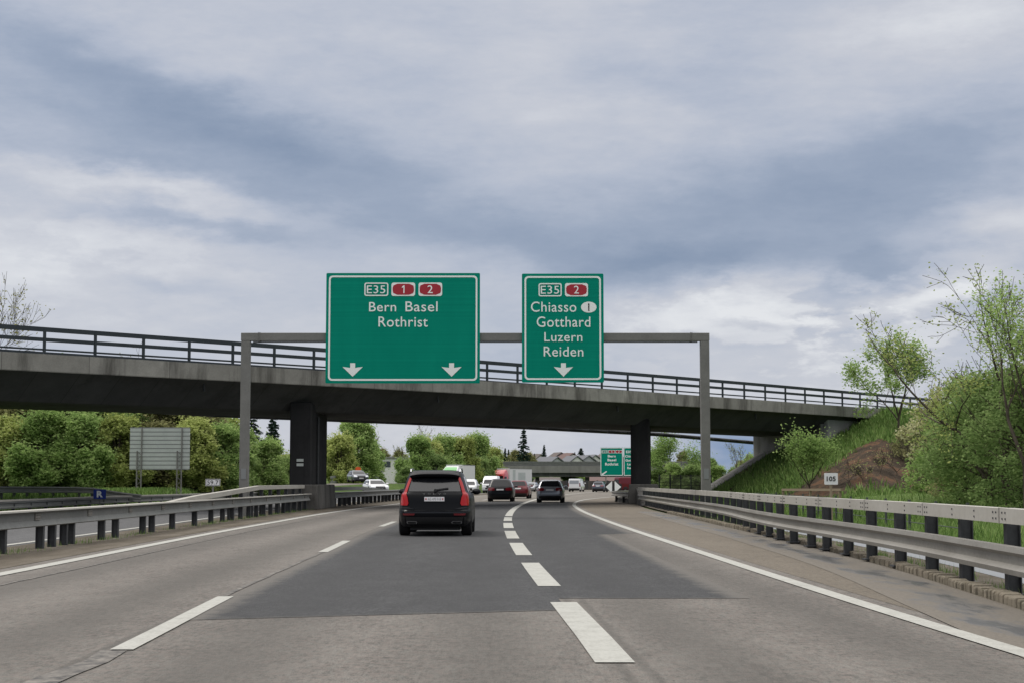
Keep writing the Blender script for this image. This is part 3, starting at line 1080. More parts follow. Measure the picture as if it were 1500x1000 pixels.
# abutment and wing wall at the right, simple seat out of view at the left
a0, a1 = bp(63.9, 1.3, 0), bp(69.0, 10.6, 0)
dv = Vector((BU[0], BU[1], 0)) * 5.0
mb = MB()
v0 = [a0, a0 + dv, a1 + dv, a1]
mb.add([Vector((p.x, p.y, -0.5)) for p in v0] + [Vector((p.x, p.y, 5.6)) for p in v0], [(0, 1, 2, 3), (4, 5, 6, 7), (0, 1, 5, 4), (1, 2, 6, 5), (2, 3, 7, 6), (3, 0, 4, 7)])
mb.build("abutment", M_abut, bridge)
w0, w1 = bp(64.4, 1.0, 0), bp(70.5, 1.0, 0)
nw = Vector((BN[0], BN[1], 0)) * 0.28
mb = MB()
v0 = [w0, w1, w1 + nw, w0 + nw]
mb.add([Vector((p.x, p.y, 1.0)) for p in v0] + [Vector((p.x, p.y, 6.16)) for p in v0], [(0, 1, 2, 3), (4, 5, 6, 7), (0, 1, 5, 4), (1, 2, 6, 5), (2, 3, 7, 6), (3, 0, 4, 7)])
mb.build("wing_wall", M_wing, bridge)
mb = MB()
v0 = [bp(-41, 0.6, 0), bp(-36, 0.6, 0), bp(-36, 11.4, 0), bp(-41, 11.4, 0)]
mb.add([Vector((p.x, p.y, -0.5)) for p in v0] + [Vector((p.x, p.y, 4.96)) for p in v0], [(0, 1, 2, 3), (4, 5, 6, 7), (0, 1, 5, 4), (1, 2, 6, 5), (2, 3, 7, 6), (3, 0, 4, 7)])
mb.build("abutment", M_abut, bridge)
# paved slope under the bridge
mb = MB()
for r_ in range(9):
    for c_ in range(3):
        s_ = 53.0 + r_ * 1.15
        w_ = 7.5 + c_ * 1.1
        cor = []
        for a_, b_ in ((0.03, 0.03), (1.12, 0.03), (1.12, 1.07), (0.03, 1.07)):
            p = bp(s_ + a_ + 0.67 * (w_ + b_), w_ + b_, 0)
            p.z = float(terrain(p.x, p.y)) + 0.12
            cor.append(p)
        mb.add(cor + [Vector((p.x, p.y, p.z - 0.2)) for p in cor], [(0, 1, 2, 3), (0, 4, 5, 1), (1, 5, 6, 2), (2, 6, 7, 3), (3, 7, 4, 0)])
tag(mb.build("paved_slope", M_abut), "sloping bank of concrete paving slabs below the right abutment", "paved bank")

# service pipe slung beneath the rear edge
pipe = thing("service_pipe", bp(30, 13.2, 0), "dark pipe slung along the rear edge beneath the overpass", "pipe")
pp = [bp(s_, 13.2, float(np.interp(s_, [-10, 5, 20, 45, 60, 76], [5.5, 5.38, 5.2, 5.15, 5.0, 4.5]))) for s_ in np.linspace(-10, 76, 40)]
mb = MB()
for a_, b_ in zip(pp[:-1], pp[1:]):
    mb.tube(a_, b_, 0.15, 0.15, 8)
mb.build("pipe_run", M_post, pipe, True)
for s_ in np.arange(-6, 76, 8.0):
    z_ = float(np.interp(s_, [-10, 5, 20, 45, 60, 76], [5.5, 5.38, 5.2, 5.15, 5.0, 4.5]))
    MB().bar(bp(s_, 13.2, z_ + 0.1), bp(s_, 11.8, deck_z(s_) - 0.4), 0.06, 0.06).build("hanger", M_post, pipe)

# ------------------------------------------------------------------ lettering


def lettering(txt, box, y, m, parent, name="lettering", bold=0.003, depth=0.012):
    """text whose ink exactly fills box = (x0, x1, z0, z1) in the plane at depth y, facing the camera"""
    cu = bpy.data.curves.new("text", "FONT")
    cu.body = txt
    cu.size = 1.0
    cu.offset = bold
    cu.extrude = 0.02
    cu.resolution_u = 4
    cu.space_character = 1.06
    o = bpy.data.objects.new("text", cu)
    COL.objects.link(o)
    dg = bpy.context.evaluated_depsgraph_get()
    dg.update()
    me = bpy.data.meshes.new_from_object(o.evaluated_get(dg))
    bpy.data.objects.remove(o)
    n = len(me.vertices)
    co = np.empty(n * 3, np.float32)
    me.vertices.foreach_get("co", co)
    co = co.reshape(-1, 3)
    lo, hi = co.min(0), co.max(0)
    t = (co - lo) / np.maximum(hi - lo, 1e-6)
    x0, x1, z0, z1 = box
    out = np.stack([x0 + t[:, 0] * (x1 - x0), y - t[:, 2] * depth, z0 + t[:, 1] * (z1 - z0)], -1)
    out -= np.array(base_of(parent))
    me.vertices.foreach_set("co", out.astype(np.float32).ravel())
    me.materials.clear()
    me.materials.append(m)
    ob = bpy.data.objects.new(name, me)
    COL.objects.link(ob)
    ob.parent = parent
    return ob


def rrect(x0, x1, z0, z1, r, n=5):
    pts = []
    for cx, cz, a0 in ((x1 - r, z1 - r, 0), (x0 + r, z1 - r, 90), (x0 + r, z0 + r, 180), (x1 - r, z0 + r, 270)):
        for k in range(n + 1):
            t = R(a0 + 90 * k / n)
            pts.append((cx + r * math.cos(t), cz + r * math.sin(t)))
    return pts


def frame_ring(mb, o_, i_, y0, y1):
    n = len(o_)
    vs = [(x, y0, z) for x, z in o_] + [(x, y0, z) for x, z in i_] + [(x, y1, z) for x, z in o_] + [(x, y1, z) for x, z in i_]
    fs = []
    for k in range(n):
        k2 = (k + 1) % n
        fs += [(k, k2, n + k2, n + k), (2 * n + k, 3 * n + k, 3 * n + k2, 2 * n + k2), (k, 2 * n + k, 2 * n + k2, k2), (n + k, n + k2, 3 * n + k2, 3 * n + k)]
    mb.add(vs, fs)


def zb(a):
    """box in the enlarged view of the two boards -> photo pixels"""
    return (460 + a[0] * 0.29333, 390 + a[1] * 0.29333, 460 + a[2] * 0.29333, 390 + a[3] * 0.29333)


def wbox(px, D):
    a = P(px[0], px[1], D)
    b = P(px[2], px[3], D)
    return (a.x, b.x, b.z, a.z)


def badge(px, D, kind, txt, tpx, par):
    x0, x1, z0, z1 = wbox(px, D)
    y = D - 0.012
    r = (z1 - z0) * 0.16
    if kind == "red":
        b = MB().prism(rrect(x0, x1, z0, z1, r), y - 0.008, y).build("route_badge", M_swhite, par)
        tk = (z1 - z0) * 0.09
        mx, mz = (x0 + x1) / 2, (z0 + z1) / 2
        hw, hh = (x1 - x0) / 2 - tk, (z1 - z0) / 2 - tk
        c = hh * 0.32
        poly = [(mx - hw + c * 0.4, mz + hh - c), (mx - hw * 0.55, mz + hh), (mx + hw * 0.55, mz + hh), (mx + hw - c * 0.4, mz + hh - c), (mx + hw, mz + hh * 0.3), (mx + hw, mz - hh * 0.3),
                (mx + hw - c * 0.4, mz - hh + c), (mx + hw * 0.55, mz - hh), (mx - hw * 0.55, mz - hh), (mx - hw + c * 0.4, mz - hh + c), (mx - hw, mz - hh * 0.3), (mx - hw, mz + hh * 0.3)]
        MB().prism(poly, y - 0.014, y - 0.007).build("red_field", M_sred, b, world=True)
        if txt == "1":
            tx0, tx1, tz0, tz1 = wbox(tpx, D)
            tw, th_ = tx1 - tx0, tz1 - tz0
            MB().prism([(tx1 - tw * 0.42, tz0), (tx1, tz0), (tx1, tz1), (tx1 - tw * 0.36, tz1), (tx0, tz1 - th_ * 0.20), (tx0, tz1 - th_ * 0.36), (tx1 - tw * 0.42, tz1 - th_ * 0.20)],
                       y - 0.024, y - 0.013).build("lettering", M_swhite, b)
        elif txt:
            lettering(txt, wbox(tpx, D), y - 0.015, M_swhite, b)
    else:
        mb = MB()
        tk = (z1 - z0) * 0.09
        frame_ring(mb, rrect(x0, x1, z0, z1, r), rrect(x0 + tk, x1 - tk, z0 + tk, z1 - tk, r * 0.6), y - 0.008, y)
        b = mb.build("route_badge", M_swhite, par)
        if txt:
            lettering(txt, wbox(tpx, D), y - 0.001, M_swhite, b)


def down_arrow(cx, ztop, ztip, zwing, hw, hs, y, par):
    poly = [(cx - hs, ztop), (cx - hs, zwing - 0.02), (cx - hw, zwing + 0.02), (cx, ztip), (cx + hw, zwing + 0.02), (cx + hs, zwing - 0.02), (cx + hs, ztop)]
    MB().prism(poly, y - 0.012, y).build("lane_arrow", M_swhite, par)


GD = 64.0
# gantry
gl, gr = P(355.5, 700, GD), P(1035.5, 700, GD)
gtop = P(700, 487, GD).z
gbot = P(700, 498.5, GD).z
gan = thing("sign_gantry", (gl.x, GD, 0), "grey steel portal frame spanning the three lanes", "gantry")
for p in (gl, gr):
    MB().box((p.x, GD + 0.35, gbot / 2), (0.36, 0.34, gbot)).build("post", M_gantry, gan, bevel=0.02)
    MB().box((p.x, GD + 0.35, 0.04), (0.7, 0.7, 0.08)).build("base_plate", M_gantry, gan)
MB().box(((gl.x + gr.x) / 2, GD + 0.35, (gtop + gbot) / 2 + 0.003), (gr.x - gl.x + 0.38, 0.345, gtop - gbot)).build("crossbeam", M_gantry, gan, bevel=0.02)


for xx, in ((gl.x + 0.55,), (gr.x - 0.55,), (gl.x + 5.6,), (gr.x - 6.4,)):
    for o in (-0.028, 0.028):
        MB().box((xx + o, GD + 0.35, (gtop + gbot) / 2), (0.02, 0.38, gtop - gbot + 0.04)).build("flange", M_gantry, gan)
for p, sg in ((gl, 1), (gr, -1)):
    MB().box((p.x, GD + 0.17, 1.7), (0.20, 0.012, 0.42)).build("hatch", M_signback, gan)
MB().tube((gl.x + 0.3, GD + 0.24, gbot - 0.05), (gr.x - 0.3, GD + 0.24, gbot - 0.05), 0.028, 0.028, 6).build("cable_conduit", M_post, gan)
for px in (515, 590, 668, 790, 865):
    q0 = P(px, 492, GD)
    for zz in (gtop + 0.06, gbot - 0.06):
        MB().box((q0.x, GD + 0.30, zz), (0.12, 0.42, 0.07)).build("bracket", M_signback, gan)


def board(px, label, D=GD):
    x0, x1, z0, z1 = wbox(px, D)
    t = thing("direction_sign", ((x0 + x1) / 2, D, z0), label, "road sign", "green motorway direction signs")
    MB().prism(rrect(x0, x1, z0, z1, 0.05), D, D + 0.06).build("panel", M_sgreen, t)
    mb = MB()
    i0, th, r = 0.105, 0.07, 0.16
    frame_ring(mb, rrect(x0 + i0, x1 - i0, z0 + i0, z1 - i0, r), rrect(x0 + i0 + th, x1 - i0 - th, z0 + i0 + th, z1 - i0 - th, r - th * 0.7), D - 0.008, D - 0.001)
    mb.build("border", M_swhite, t)
    mb = MB()
    for f_ in (0.2, 0.8):
        xx = x0 + (x1 - x0) * f_
        mb.box((xx, D + 0.11, (z0 + z1) / 2), (0.1, 0.09, (z1 - z0) * 0.94))
    for k in range(6):
        mb.box(((x0 + x1) / 2, D + 0.08, z0 + (z1 - z0) * (0.08 + 0.168 * k)), ((x1 - x0) * 0.96, 0.035, 0.08))
    mb.build("backing_frame", M_signback, t)
    return t


s1 = board(zb((62, 35, 828, 582)), "wide green motorway sign reading Bern Basel Rothrist with two arrows")
badge(zb((252, 83, 371, 150)), GD, "green", "E35", zb((264, 97, 356, 137)), s1)
badge(zb((387, 83, 505, 150)), GD, "red", "1", zb((439, 97, 452, 136)), s1)
badge(zb((522, 83, 640, 150)), GD, "red", "2", zb((567, 97, 593, 136)), s1)
for txt, bx in (("Bern", (275, 180, 410, 227)), ("Basel", (457, 177, 617, 227)), ("Rothrist", (322, 252, 568, 303))):
    lettering(txt, wbox(zb(bx), GD), GD - 0.002, M_swhite, s1)
for cx in (193, 687):
    b0 = wbox(zb((cx - 50, 482, cx + 50, 549)), GD)
    zw = wbox(zb((cx, 482, cx, 503)), GD)[2]
    down_arrow((b0[0] + b0[1]) / 2, b0[3], b0[2], zw, (b0[1] - b0[0]) / 2, 0.10, GD - 0.001, s1)
s2 = board(zb((1038, 38, 1448, 578)), "narrow green motorway sign reading Chiasso Gotthard Luzern Reiden with one arrow")
badge(zb((1121, 86, 1237, 152)), GD, "green", "E35", zb((1132, 99, 1224, 139)), s2)
badge(zb((1253, 86, 1368, 152)), GD, "red", "2", zb((1298, 99, 1323, 138)), s2)
for txt, bx in (("Chiasso", (1083, 178, 1310, 229)), ("Gotthard", (1112, 252, 1380, 304)), ("Luzern", (1150, 330, 1340, 375)), ("Reiden", (1147, 400, 1345, 449))):
    lettering(txt, wbox(zb(bx), GD), GD - 0.002, M_swhite, s2)
b0 = wbox(zb((1333, 178, 1411, 233)), GD)
ov = [((b0[0] + b0[1]) / 2 + (b0[1] - b0[0]) / 2 * math.cos(R(k * 15)), (b0[2] + b0[3]) / 2 + (b0[3] - b0[2]) / 2 * math.sin(R(k * 15))) for k in range(24)]
ovo = MB().prism(ov, GD - 0.01, GD - 0.001).build("country_oval", M_swhite, s2)
cx, cz = (b0[0] + b0[1]) / 2, (b0[2] + b0[3]) / 2
MB().box((cx, GD - 0.014, cz), (0.05, 0.008, 0.31)).build("lettering", M_ink, ovo)
b0 = wbox(zb((1197, 482, 1294, 549)), GD)
zw = wbox(zb((1245, 482, 1245, 503)), GD)[2]
down_arrow((b0[0] + b0[1]) / 2, b0[3], b0[2], zw, (b0[1] - b0[0]) / 2, 0.10, GD - 0.001, s2)

# far direction sign beyond the overpass, standing on posts
FD = 250.0


def zf(a):
    return (870 + a[0] * 0.12, 640 + a[1] * 0.12, 870 + a[2] * 0.12, 640 + a[3] * 0.12)


x0, x1, z0, z1 = wbox(zf((78, 122, 640, 468)), FD)
s3 = thing("direction_sign", ((x0 + x1) / 2, FD, 0), "small distant green sign in two panels, half hidden behind the right pier", "road sign", "green motorway direction signs")
xm = wbox(zf((357, 122, 360, 468)), FD)[0]
MB().prism(rrect(x0, xm - 0.06, z0, z1, 0.08), FD, FD + 0.1).build("panel", M_sgreen, s3)
MB().prism(rrect(xm + 0.06, x1, z0, z1, 0.08), FD, FD + 0.1).build("panel", M_sgreen, s3)
mb = MB()
for a_, b_ in ((x0, xm - 0.06), (xm + 0.06, x1)):
    frame_ring(mb, rrect(a_ + 0.02, b_ - 0.02, z0 + 0.02, z1 - 0.02, 0.12), rrect(a_ + 0.12, b_ - 0.12, z0 + 0.12, z1 - 0.12, 0.06), FD - 0.02, FD - 0.001)
mb.build("border", M_swhite, s3)
for k in range(3):
    xx = x0 + (x1 - x0) * (0.12 + 0.38 * k)
    MB().box((xx, FD + 0.2, (z0 + 2.0) / 2 + 0.5), (0.16, 0.16, z0 + 3.0)).build("post", M_gantry, s3)
badge(zf((92, 155, 168, 192)), FD, "green", "E35", zf((100, 162, 160, 185)), s3)
badge(zf((176, 155, 256, 192)), FD, "red", "1", zf((210, 160, 222, 187)), s3)
badge(zf((262, 155, 345, 192)), FD, "red", "2", zf((295, 160, 312, 187)), s3)
for txt, bx in (("Bern", (170, 213, 265, 243)), ("Basel", (166, 260, 272, 290)), ("Rothrist", (137, 308, 298, 342)), ("E35", (392, 160, 460, 190)), ("Chiasso", (380, 215, 520, 243)),
                ("Gotthard", (385, 265, 545, 293)), ("Luzern", (408, 312, 520, 340)), ("Reiden", (408, 358, 520, 386))):
    lettering(txt, wbox(zf(bx), FD), FD - 0.003, M_swhite, s3, bold=0.03)
b0 = wbox(zf((95, 412, 160, 460)), FD)
ax, az_, bx_, bz_ = b0[0], b0[2], b0[1], b0[3]
MB().prism([(ax, az_), (ax + 0.35, az_), (ax + 0.27, az_ + 0.1), (bx_, bz_ - 0.08), (bx_ - 0.12, bz_ + 0.05), (ax + 0.1, az_ + 0.24), (ax, az_ + 0.36)], FD - 0.02, FD - 0.001).build("lane_arrow", M_swhite, s3)

# ------------------------------------------------------------------ guard rails
WPROF = [(-0.03, 0.31), (0.09, 0.31), (0.105, 0.25), (0.03, 0.20), (0.03, 0.11), (0.105, 0.06), (0.09, 0.0), (-0.03, 0.0)]
BOXP = [(-0.09, 0.0), (0.09, 0.0), (0.09, 0.17), (-0.09, 0.17)]
LBOX = [(-0.15, 0.34), (0.15, 0.34), (0.17, 0.30), (0.06, 0.27), (0.06, 0.13), (0.13, 0.02), (0.10, 0.0), (-0.10, 0.0), (-0.13, 0.02), (-0.06, 0.13), (-0.06, 0.27), (-0.17, 0.30)]


def posts(par, pts, h, wd=0.12, dp=0.10, m=None, plate=True):
    for (x, y) in pts:
        mb = MB()
        z = float(terrain(x, y)) if abs(x) > 20 else 0.0
        # an I-section post: web and two flanges
        mb.box((x, y, z + h / 2 - 0.1), (wd * 0.82, 0.015, h + 0.2))
        mb.box((x - wd * 0.45, y, z + h / 2 - 0.1), (0.014, dp, h + 0.2))
        mb.box((x + wd * 0.45, y, z + h / 2 - 0.1), (0.014, dp, h + 0.2))
        if plate:
            mb.box((x, y, z + 0.045), (0.30, 0.26, 0.025))
        mb.build("post", m or M_post, par)


# right: pale box rail above a two-wave beam
gr_ = thing("guard_rail", (7.0, 40, 0), "right hand steel guard rail, pale box rail above a two-wave beam", "guard rail")
dr = np.arange(1.0, 97.0, 1.5)
brail = MB().sweep([(-0.16 + o, 0.89 + z) for o, z in BOXP], [(float(X_RAIL(d)), d, 0) for d in dr], 1.0).build("box_rail", M_railpale, gr_)
MB().sweep([(0.17 + o, 0.33 + z) for o, z in WPROF], [(float(X_RAIL(d)), d, 0) for d in dr], -1.0).build("beam", M_rail, gr_)
ys_p = [D_of(v) for v in (876, 857, 843.5, 832, 822, 814, 807, 802, 796)]
yy = ys_p[-1]
while yy < 93:
    yy += 2.1
    ys_p.append(yy)
ys_p = [ys_p[0] - 2.6 * k for k in range(6, 0, -1)] + ys_p
posts(gr_, [(float(X_RAIL(d)) + 0.02, d) for d in ys_p], 0.94, 0.17, 0.12)
mb = MB()
for d in ys_p:
    mb.box((float(X_RAIL(d)) - 0.10, d, 0.48), (0.14, 0.07, 0.12))
mb.build("spacer", M_post, gr_)
for d in np.arange(14.0, 95, 4.2):
    sl = MB()
    x = float(X_RAIL(d)) - 0.16
    hd = math.atan2(float(X_RAIL(d + 1) - X_RAIL(d)), 1.0)
    sl.box((x, d, 0.975), (0.19, 0.05, 0.178), -hd)
    sl.build("joint_sleeve", M_rail, gr_)
bo = MB()
for d in np.arange(14.0, 50, 4.2):
    for k in (-0.28, -0.14, 0.14, 0.28, 1.2, 2.4):
        for zz in (0.94, 1.01):
            x = float(X_RAIL(d + k)) - 0.253
            bo.box((x, d + k, zz), (0.012, 0.025, 0.022))
bm_ = bmesh.new()
bm_.from_mesh(brail.data)
n0 = len(bm_.faces)
vs_ = [bm_.verts.new((x - 7.0, y - 40.0, z)) for x, y, z in bo.v]
for f_ in bo.f:
    bm_.faces.new([vs_[k] for k in f_]).material_index = 1
bm_.to_mesh(brail.data)
bm_.free()
brail.data.materials.append(M_post)

# left near rail along the median
gl_ = thing("guard_rail", (-9.8, 45, 0), "long galvanised median guard rail left of the near lane, on dark posts", "guard rail")
dl_ = np.arange(4.0, 79.2, 1.5)
MB().sweep([(o, 0.46 + z) for o, z in LBOX], [(float(X_LRAIL(d)), d, 0) for d in dl_], 1.0).build("beam", M_raildull, gl_)
MB().sweep([(-0.165, 0.802), (0.175, 0.802), (0.185, 0.772), (0.165, 0.770), (0.16, 0.795), (-0.165, 0.795)], [(float(X_LRAIL(d)), d, 0) for d in dl_], 1.0).build("cap", M_railpale, gl_)  # added pale strip: skylight on the beam's top is put into its colour
for d in np.arange(24.0, 78, 4.1):
    x = float(X_LRAIL(d)) + 0.075
    spl = MB()
    spl.box((x, d, 0.66), (0.022, 0.34, 0.13))
    for k in (-0.13, -0.05, 0.05, 0.13):
        for zz in (0.63, 0.69):
            spl.box((x + 0.015, d + k, zz), (0.012, 0.022, 0.022))
    spl.build("splice_plate", M_rail, gl_)
ys_l = [D_of(v) for v in (811, 803, 800.5, 798, 796.5, 790, 787, 781, 779, 774.5, 769.6, 766, 763.5, 761.5)]
yy = ys_l[-1]
while yy < 76:
    yy += 1.9
    ys_l.append(yy)
ys_l = [ys_l[0] - 2 * k for k in range(12, 0, -1)] + ys_l
posts(gl_, [(float(X_LRAIL(d)), d) for d in ys_l], 0.55, 0.16, 0.12, plate=False)

# raised box rail climbing over it towards the left pier
gu_ = thing("guard_rail", (-10.3, 65, 0), "pale box rail sloping up behind the median rail to the left pier", "guard rail")
pth = [(-10.0 - 0.012 * (d - 47), d, float(np.interp(d, [46, 50, 64, 79.0], [0.62, 0.76, 1.06, 1.06]))) for d in np.arange(46, 79.2, 1.5)]
MB().sweep([(o * 1.0, z) for o, z in BOXP], pth, 1.0).build("box_rail", M_railpale, gu_, bevel=0.015)
posts(gu_, [(-10.0 - 0.012 * (d - 47), d) for d in np.arange(57, 79, 2.6)], 1.08, 0.14, 0.1, plate=False)

# beyond the left pier
gb_ = thing("guard_rail", (-8.7, 110, 0), "dark guard rail on close posts beyond the left pier", "guard rail")
db_ = np.arange(88.5, 172, 2.0)
MB().sweep([(o, 0.47 + z) for o, z in LBOX], [(float(X_LRAIL(d)), d, 0) for d in db_], 1.0).build("beam", M_raildull, gb_)
posts(gb_, [(float(X_LRAIL(d)), d) for d in np.arange(89, 170, 2.0)], 0.55, 0.2, 0.16, plate=False)
gc_ = thing("guard_rail", (-10.4, 95, 0), "second dark rail curving down behind the left pier", "guard rail")
pth = [(float(X_LRAIL(d)) - 0.75, d, float(np.interp(d, [88, 105, 118, 128], [0.88, 0.86, 0.66, 0.25]))) for d in np.arange(88, 129, 2.0)]
MB().sweep([(o, z * 1.3) for o, z in BOXP], pth, 1.0).build("box_rail", M_raildull, gc_)
posts(gc_, [(float(X_LRAIL(d)) - 0.75, d) for d in np.arange(89, 124, 2.6)], 0.7, 0.16, 0.12, plate=False)

# far side of the opposite carriageway
go_ = thing("guard_rail", (-23.5, 75, 0), "long low guard rail across the far edge of the opposite carriageway", "guard rail")
do_ = np.arange(46, 150, 2.0)
MB().sweep([(o, 0.24 + z) for o, z in WPROF], [(float(X_OR(d)) - 9.65, d, 0) for d in do_], 1.0).build("beam", M_raildull, go_)
MB().sweep([(-0.05, 0.552), (0.13, 0.552), (0.13, 0.63), (-0.05, 0.63)], [(float(X_OR(d)) - 9.65, d, 0) for d in do_], 1.0).build("top_rail", M_railpale, go_)
posts(go_, [(float(X_OR(d)) - 9.655, d) for d in np.arange(50, 150, 2.6)], 0.62, 0.14, 0.1, plate=False)
gz_ = thing("guard_rail", (-31, 88, 1), "short grey rail on the grass bank at the far left, sloping down at its end", "guard rail")
zt = lambda x, d: float(terrain(x, d))
pth = [tuple(P(px, py + 8.5, 76 + px * 0.07)) for px, py in ((-160, 713.5), (-60, 713), (30, 712.5), (110, 712.5), (135, 713.5), (160, 717.5), (185, 721), (205, 723))]
MB().sweep([(o, z) for o, z in WPROF], pth, 1.0).build("beam", M_raildull, gz_)
for px in range(-150, 145, 19):
    p = P(px, 714, 76.1 + px * 0.07)
    MB().box((p.x, p.y, p.z - 0.42), (0.13, 0.1, 0.9)).build("post", M_post, gz_)

# small rail end in front of the gore beyond the right pier
ge_ = thing("guard_rail", (7.3, 112, 0), "short curved guard rail end beside the right pier", "guard rail")
pth = [(8.4, 103, 0), (7.6, 105.5, 0), (7.15, 109, 0), (7.2, 114, 0), (7.9, 120, 0), (9.4, 128, 0), (11.5, 135, 0)]
MB().sweep([(o, 0.42 + z) for o, z in WPROF], pth, -1.0).build("beam", M_rail, ge_)
posts(ge_, [(7.5, 107), (7.28, 111), (7.6, 116), (8.7, 123)], 0.6, 0.16, 0.12, plate=False)
MB().sweep([(-0.2, 0.0), (0.2, 0.0), (0.12, 0.28), (-0.12, 0.28)], [(p[0] + 0.35, p[1], 0) for p in pth], 1.0).build("base_wall", M_plinth, ge_)

# rails beside the slip road in the distance at the left
for k_, (ya, yb_, lab) in enumerate(((0.55, 0.0, "upper thin pale rail beside the distant left slip road"), (0.0, 0.0, "lower thin pale rail beside the distant left slip road"))):
    t = thing("guard_rail", P(525, 712, 211), lab, "guard rail")
    a_, b_ = (P(484, 698.5 + 7.5 * k_, 200), P(560, 688 + 10 * k_, 222))
    MB().bar(a_, b_, 0.1, 0.28).build("beam", M_raildull, t)
    for f_ in np.linspace(0.03, 0.97, 9):
        p = a_.lerp(b_, f_)
        MB().box((p.x, p.y + 0.1, p.z - 0.6), (0.12, 0.1, 1.3)).build("post", M_raildull, t)

# ------------------------------------------------------------------ small signs
pl = P(312, 706, 60)
t = thing("kilometre_plate", (pl.x, 60.0, 0), "small white plate reading 59.7 on a post behind the median rail", "sign")
x0, x1, z0, z1 = wbox((301, 700.7, 322.5, 711), 60.0)
MB().prism(rrect(x0, x1, z0, z1, 0.02), 60.0, 60.02).build("plate", M_plate, t)
mb = MB()
frame_ring(mb, rrect(x0 + 0.012, x1 - 0.012, z0 + 0.012, z1 - 0.012, 0.02), rrect(x0 + 0.028, x1 - 0.028, z0 + 0.028, z1 - 0.028, 0.012), 59.995, 59.999)
mb.build("border", M_ink, t)
lettering("59.7", (x0 + 0.07, x1 - 0.07, z0 + 0.055, z1 - 0.055), 59.998, M_ink, t, depth=0.006)
MB().box(((x0 + x1) / 2, 60.05, z0 / 2 + 0.06), (0.06, 0.05, z0 + 0.14)).build("post", M_gantry, t)

RD = 80.0
x0, x1, z0, z1 = wbox((137, 716, 155, 730), RD)
t = thing("letter_sign", ((x0 + x1) / 2, RD, 0), "small dark blue square sign with a white letter R at the far rail", "sign")
MB().prism(rrect(x0, x1, z0, z1, 0.03), RD, RD + 0.03).build("panel", M_sblue, t)
lettering("R", (x0 + 0.17, x1 - 0.15, z0 + 0.08, z1 - 0.07), RD - 0.002, M_swhite, t, bold=0.045)
MB().box(((x0 + x1) / 2, RD + 0.06, z0 / 2 + 0.1), (0.06, 0.05, z0 + 0.3)).build("post", M_gantry, t)

KD = 43.0
x0, x1, z0, z1 = wbox((1207.5, 692, 1227.5, 709), KD)
t = thing("number_plate_sign", ((x0 + x1) / 2, KD, 0), "white square plate reading 105 on a post behind the right rail", "sign")
MB().prism(rrect(x0, x1, z0, z1, 0.02), KD, KD + 0.02).build("plate", M_plate, t)
lettering("105", (x0 + 0.06, x1 - 0.06, z0 + 0.09, z1 - 0.09), KD - 0.002, M_ink, t, depth=0.006, bold=0.03)
MB().box(((x0 + x1) / 2, KD + 0.05, z0 / 2 + 0.04), (0.06, 0.05, z0 + 0.12)).build("post", M_wood, t)

# gore marker: black board with two white triangles
x0, x1, z0, z1 = wbox((886, 707, 911, 725), 196.0)
z0 = 0.35
t = thing("gore_marker", ((x0 + x1) / 2, 196, 0), "black gore marker with two white arrowheads pointing apart, left of the right pier", "sign")
MB().prism(rrect(x0, x1, z0, z1, 0.25), 196.0, 196.12).build("panel", M_black, t)
zc, cx = (z0 + z1) / 2, (x0 + x1) / 2
for sg in (-1, 1):
    MB().prism([(cx + sg * 0.16, zc - 0.72), (cx + sg * 0.95, zc), (cx + sg * 0.16, zc + 0.72)][::sg], 195.97, 195.999).build("arrowhead", M_swhite, t)
MB().box((cx, 196.15, 0.5), (0.3, 0.15, 1.0)).build("post", M_post, t)

# large panel seen from behind on two lattice supports
BD = 104.0
x0, x1, z0, z1 = wbox((191, 626, 277.5, 686.5), BD)
t = thing("slatted_panel_sign", ((x0 + x1) / 2, BD, float(terrain((x0 + x1) / 2, BD))), "large pale grey ribbed sign seen from behind on two lattice legs", "road sign")
mb = MB()
n_s = 10
hs = (z1 - z0) / n_s
for k in range(n_s):
    mb.box(((x0 + x1) / 2, BD, z0 + hs * (k + 0.5)), (x1 - x0, 0.05, hs - 0.07))
mb.build("slat_panel", M_alu, t)
mb = MB()
for k in range(n_s + 1):
    mb.box(((x0 + x1) / 2, BD - 0.005, z0 + hs * k), (x1 - x0 - 0.004, 0.03, 0.066))
mb.build("slat_joint", M_signback, t)
for f_ in (0.17, 0.84):
    xx = x0 + (x1 - x0) * f_
    zb_ = float(terrain(xx, BD)) - 0.2
    mb = MB()
    for o in (-0.17, 0.12):
        mb.tube((xx + o, BD - 0.1, zb_), (xx + o, BD - 0.1, z1 if o > 0 else z0 + 1.2), 0.045, 0.045, 6)
    zz = zb_
    while zz < z0 + 1.0:
        mb.tube((xx - 0.17, BD - 0.1, zz), (xx + 0.12, BD - 0.1, zz + 0.28), 0.018, 0.018, 5)
        mb.tube((xx + 0.12, BD - 0.1, zz + 0.28), (xx - 0.17, BD - 0.1, zz + 0.56), 0.018, 0.018, 5)
        zz += 0.56
    mb.build("lattice_leg", M_gantry, t)

# orange warning board by the slip road
p = P(524.5, 690, 204)
t = thing("warning_board", (p.x, 204, 0), "orange round topped warning board above the dark car on the slip road", "sign")
x0, x1, z0, z1 = wbox((520.5, 683.0, 528.5, 693), 204.0)
MB().prism(rrect(x0, x1, z0, z1, 0.28), 204.0, 204.08).build("panel", M_orange, t)
MB().box(((x0 + x1) / 2, 204.1, z0 / 2), (0.1, 0.1, z0 + 0.1)).build("post", M_post, t)

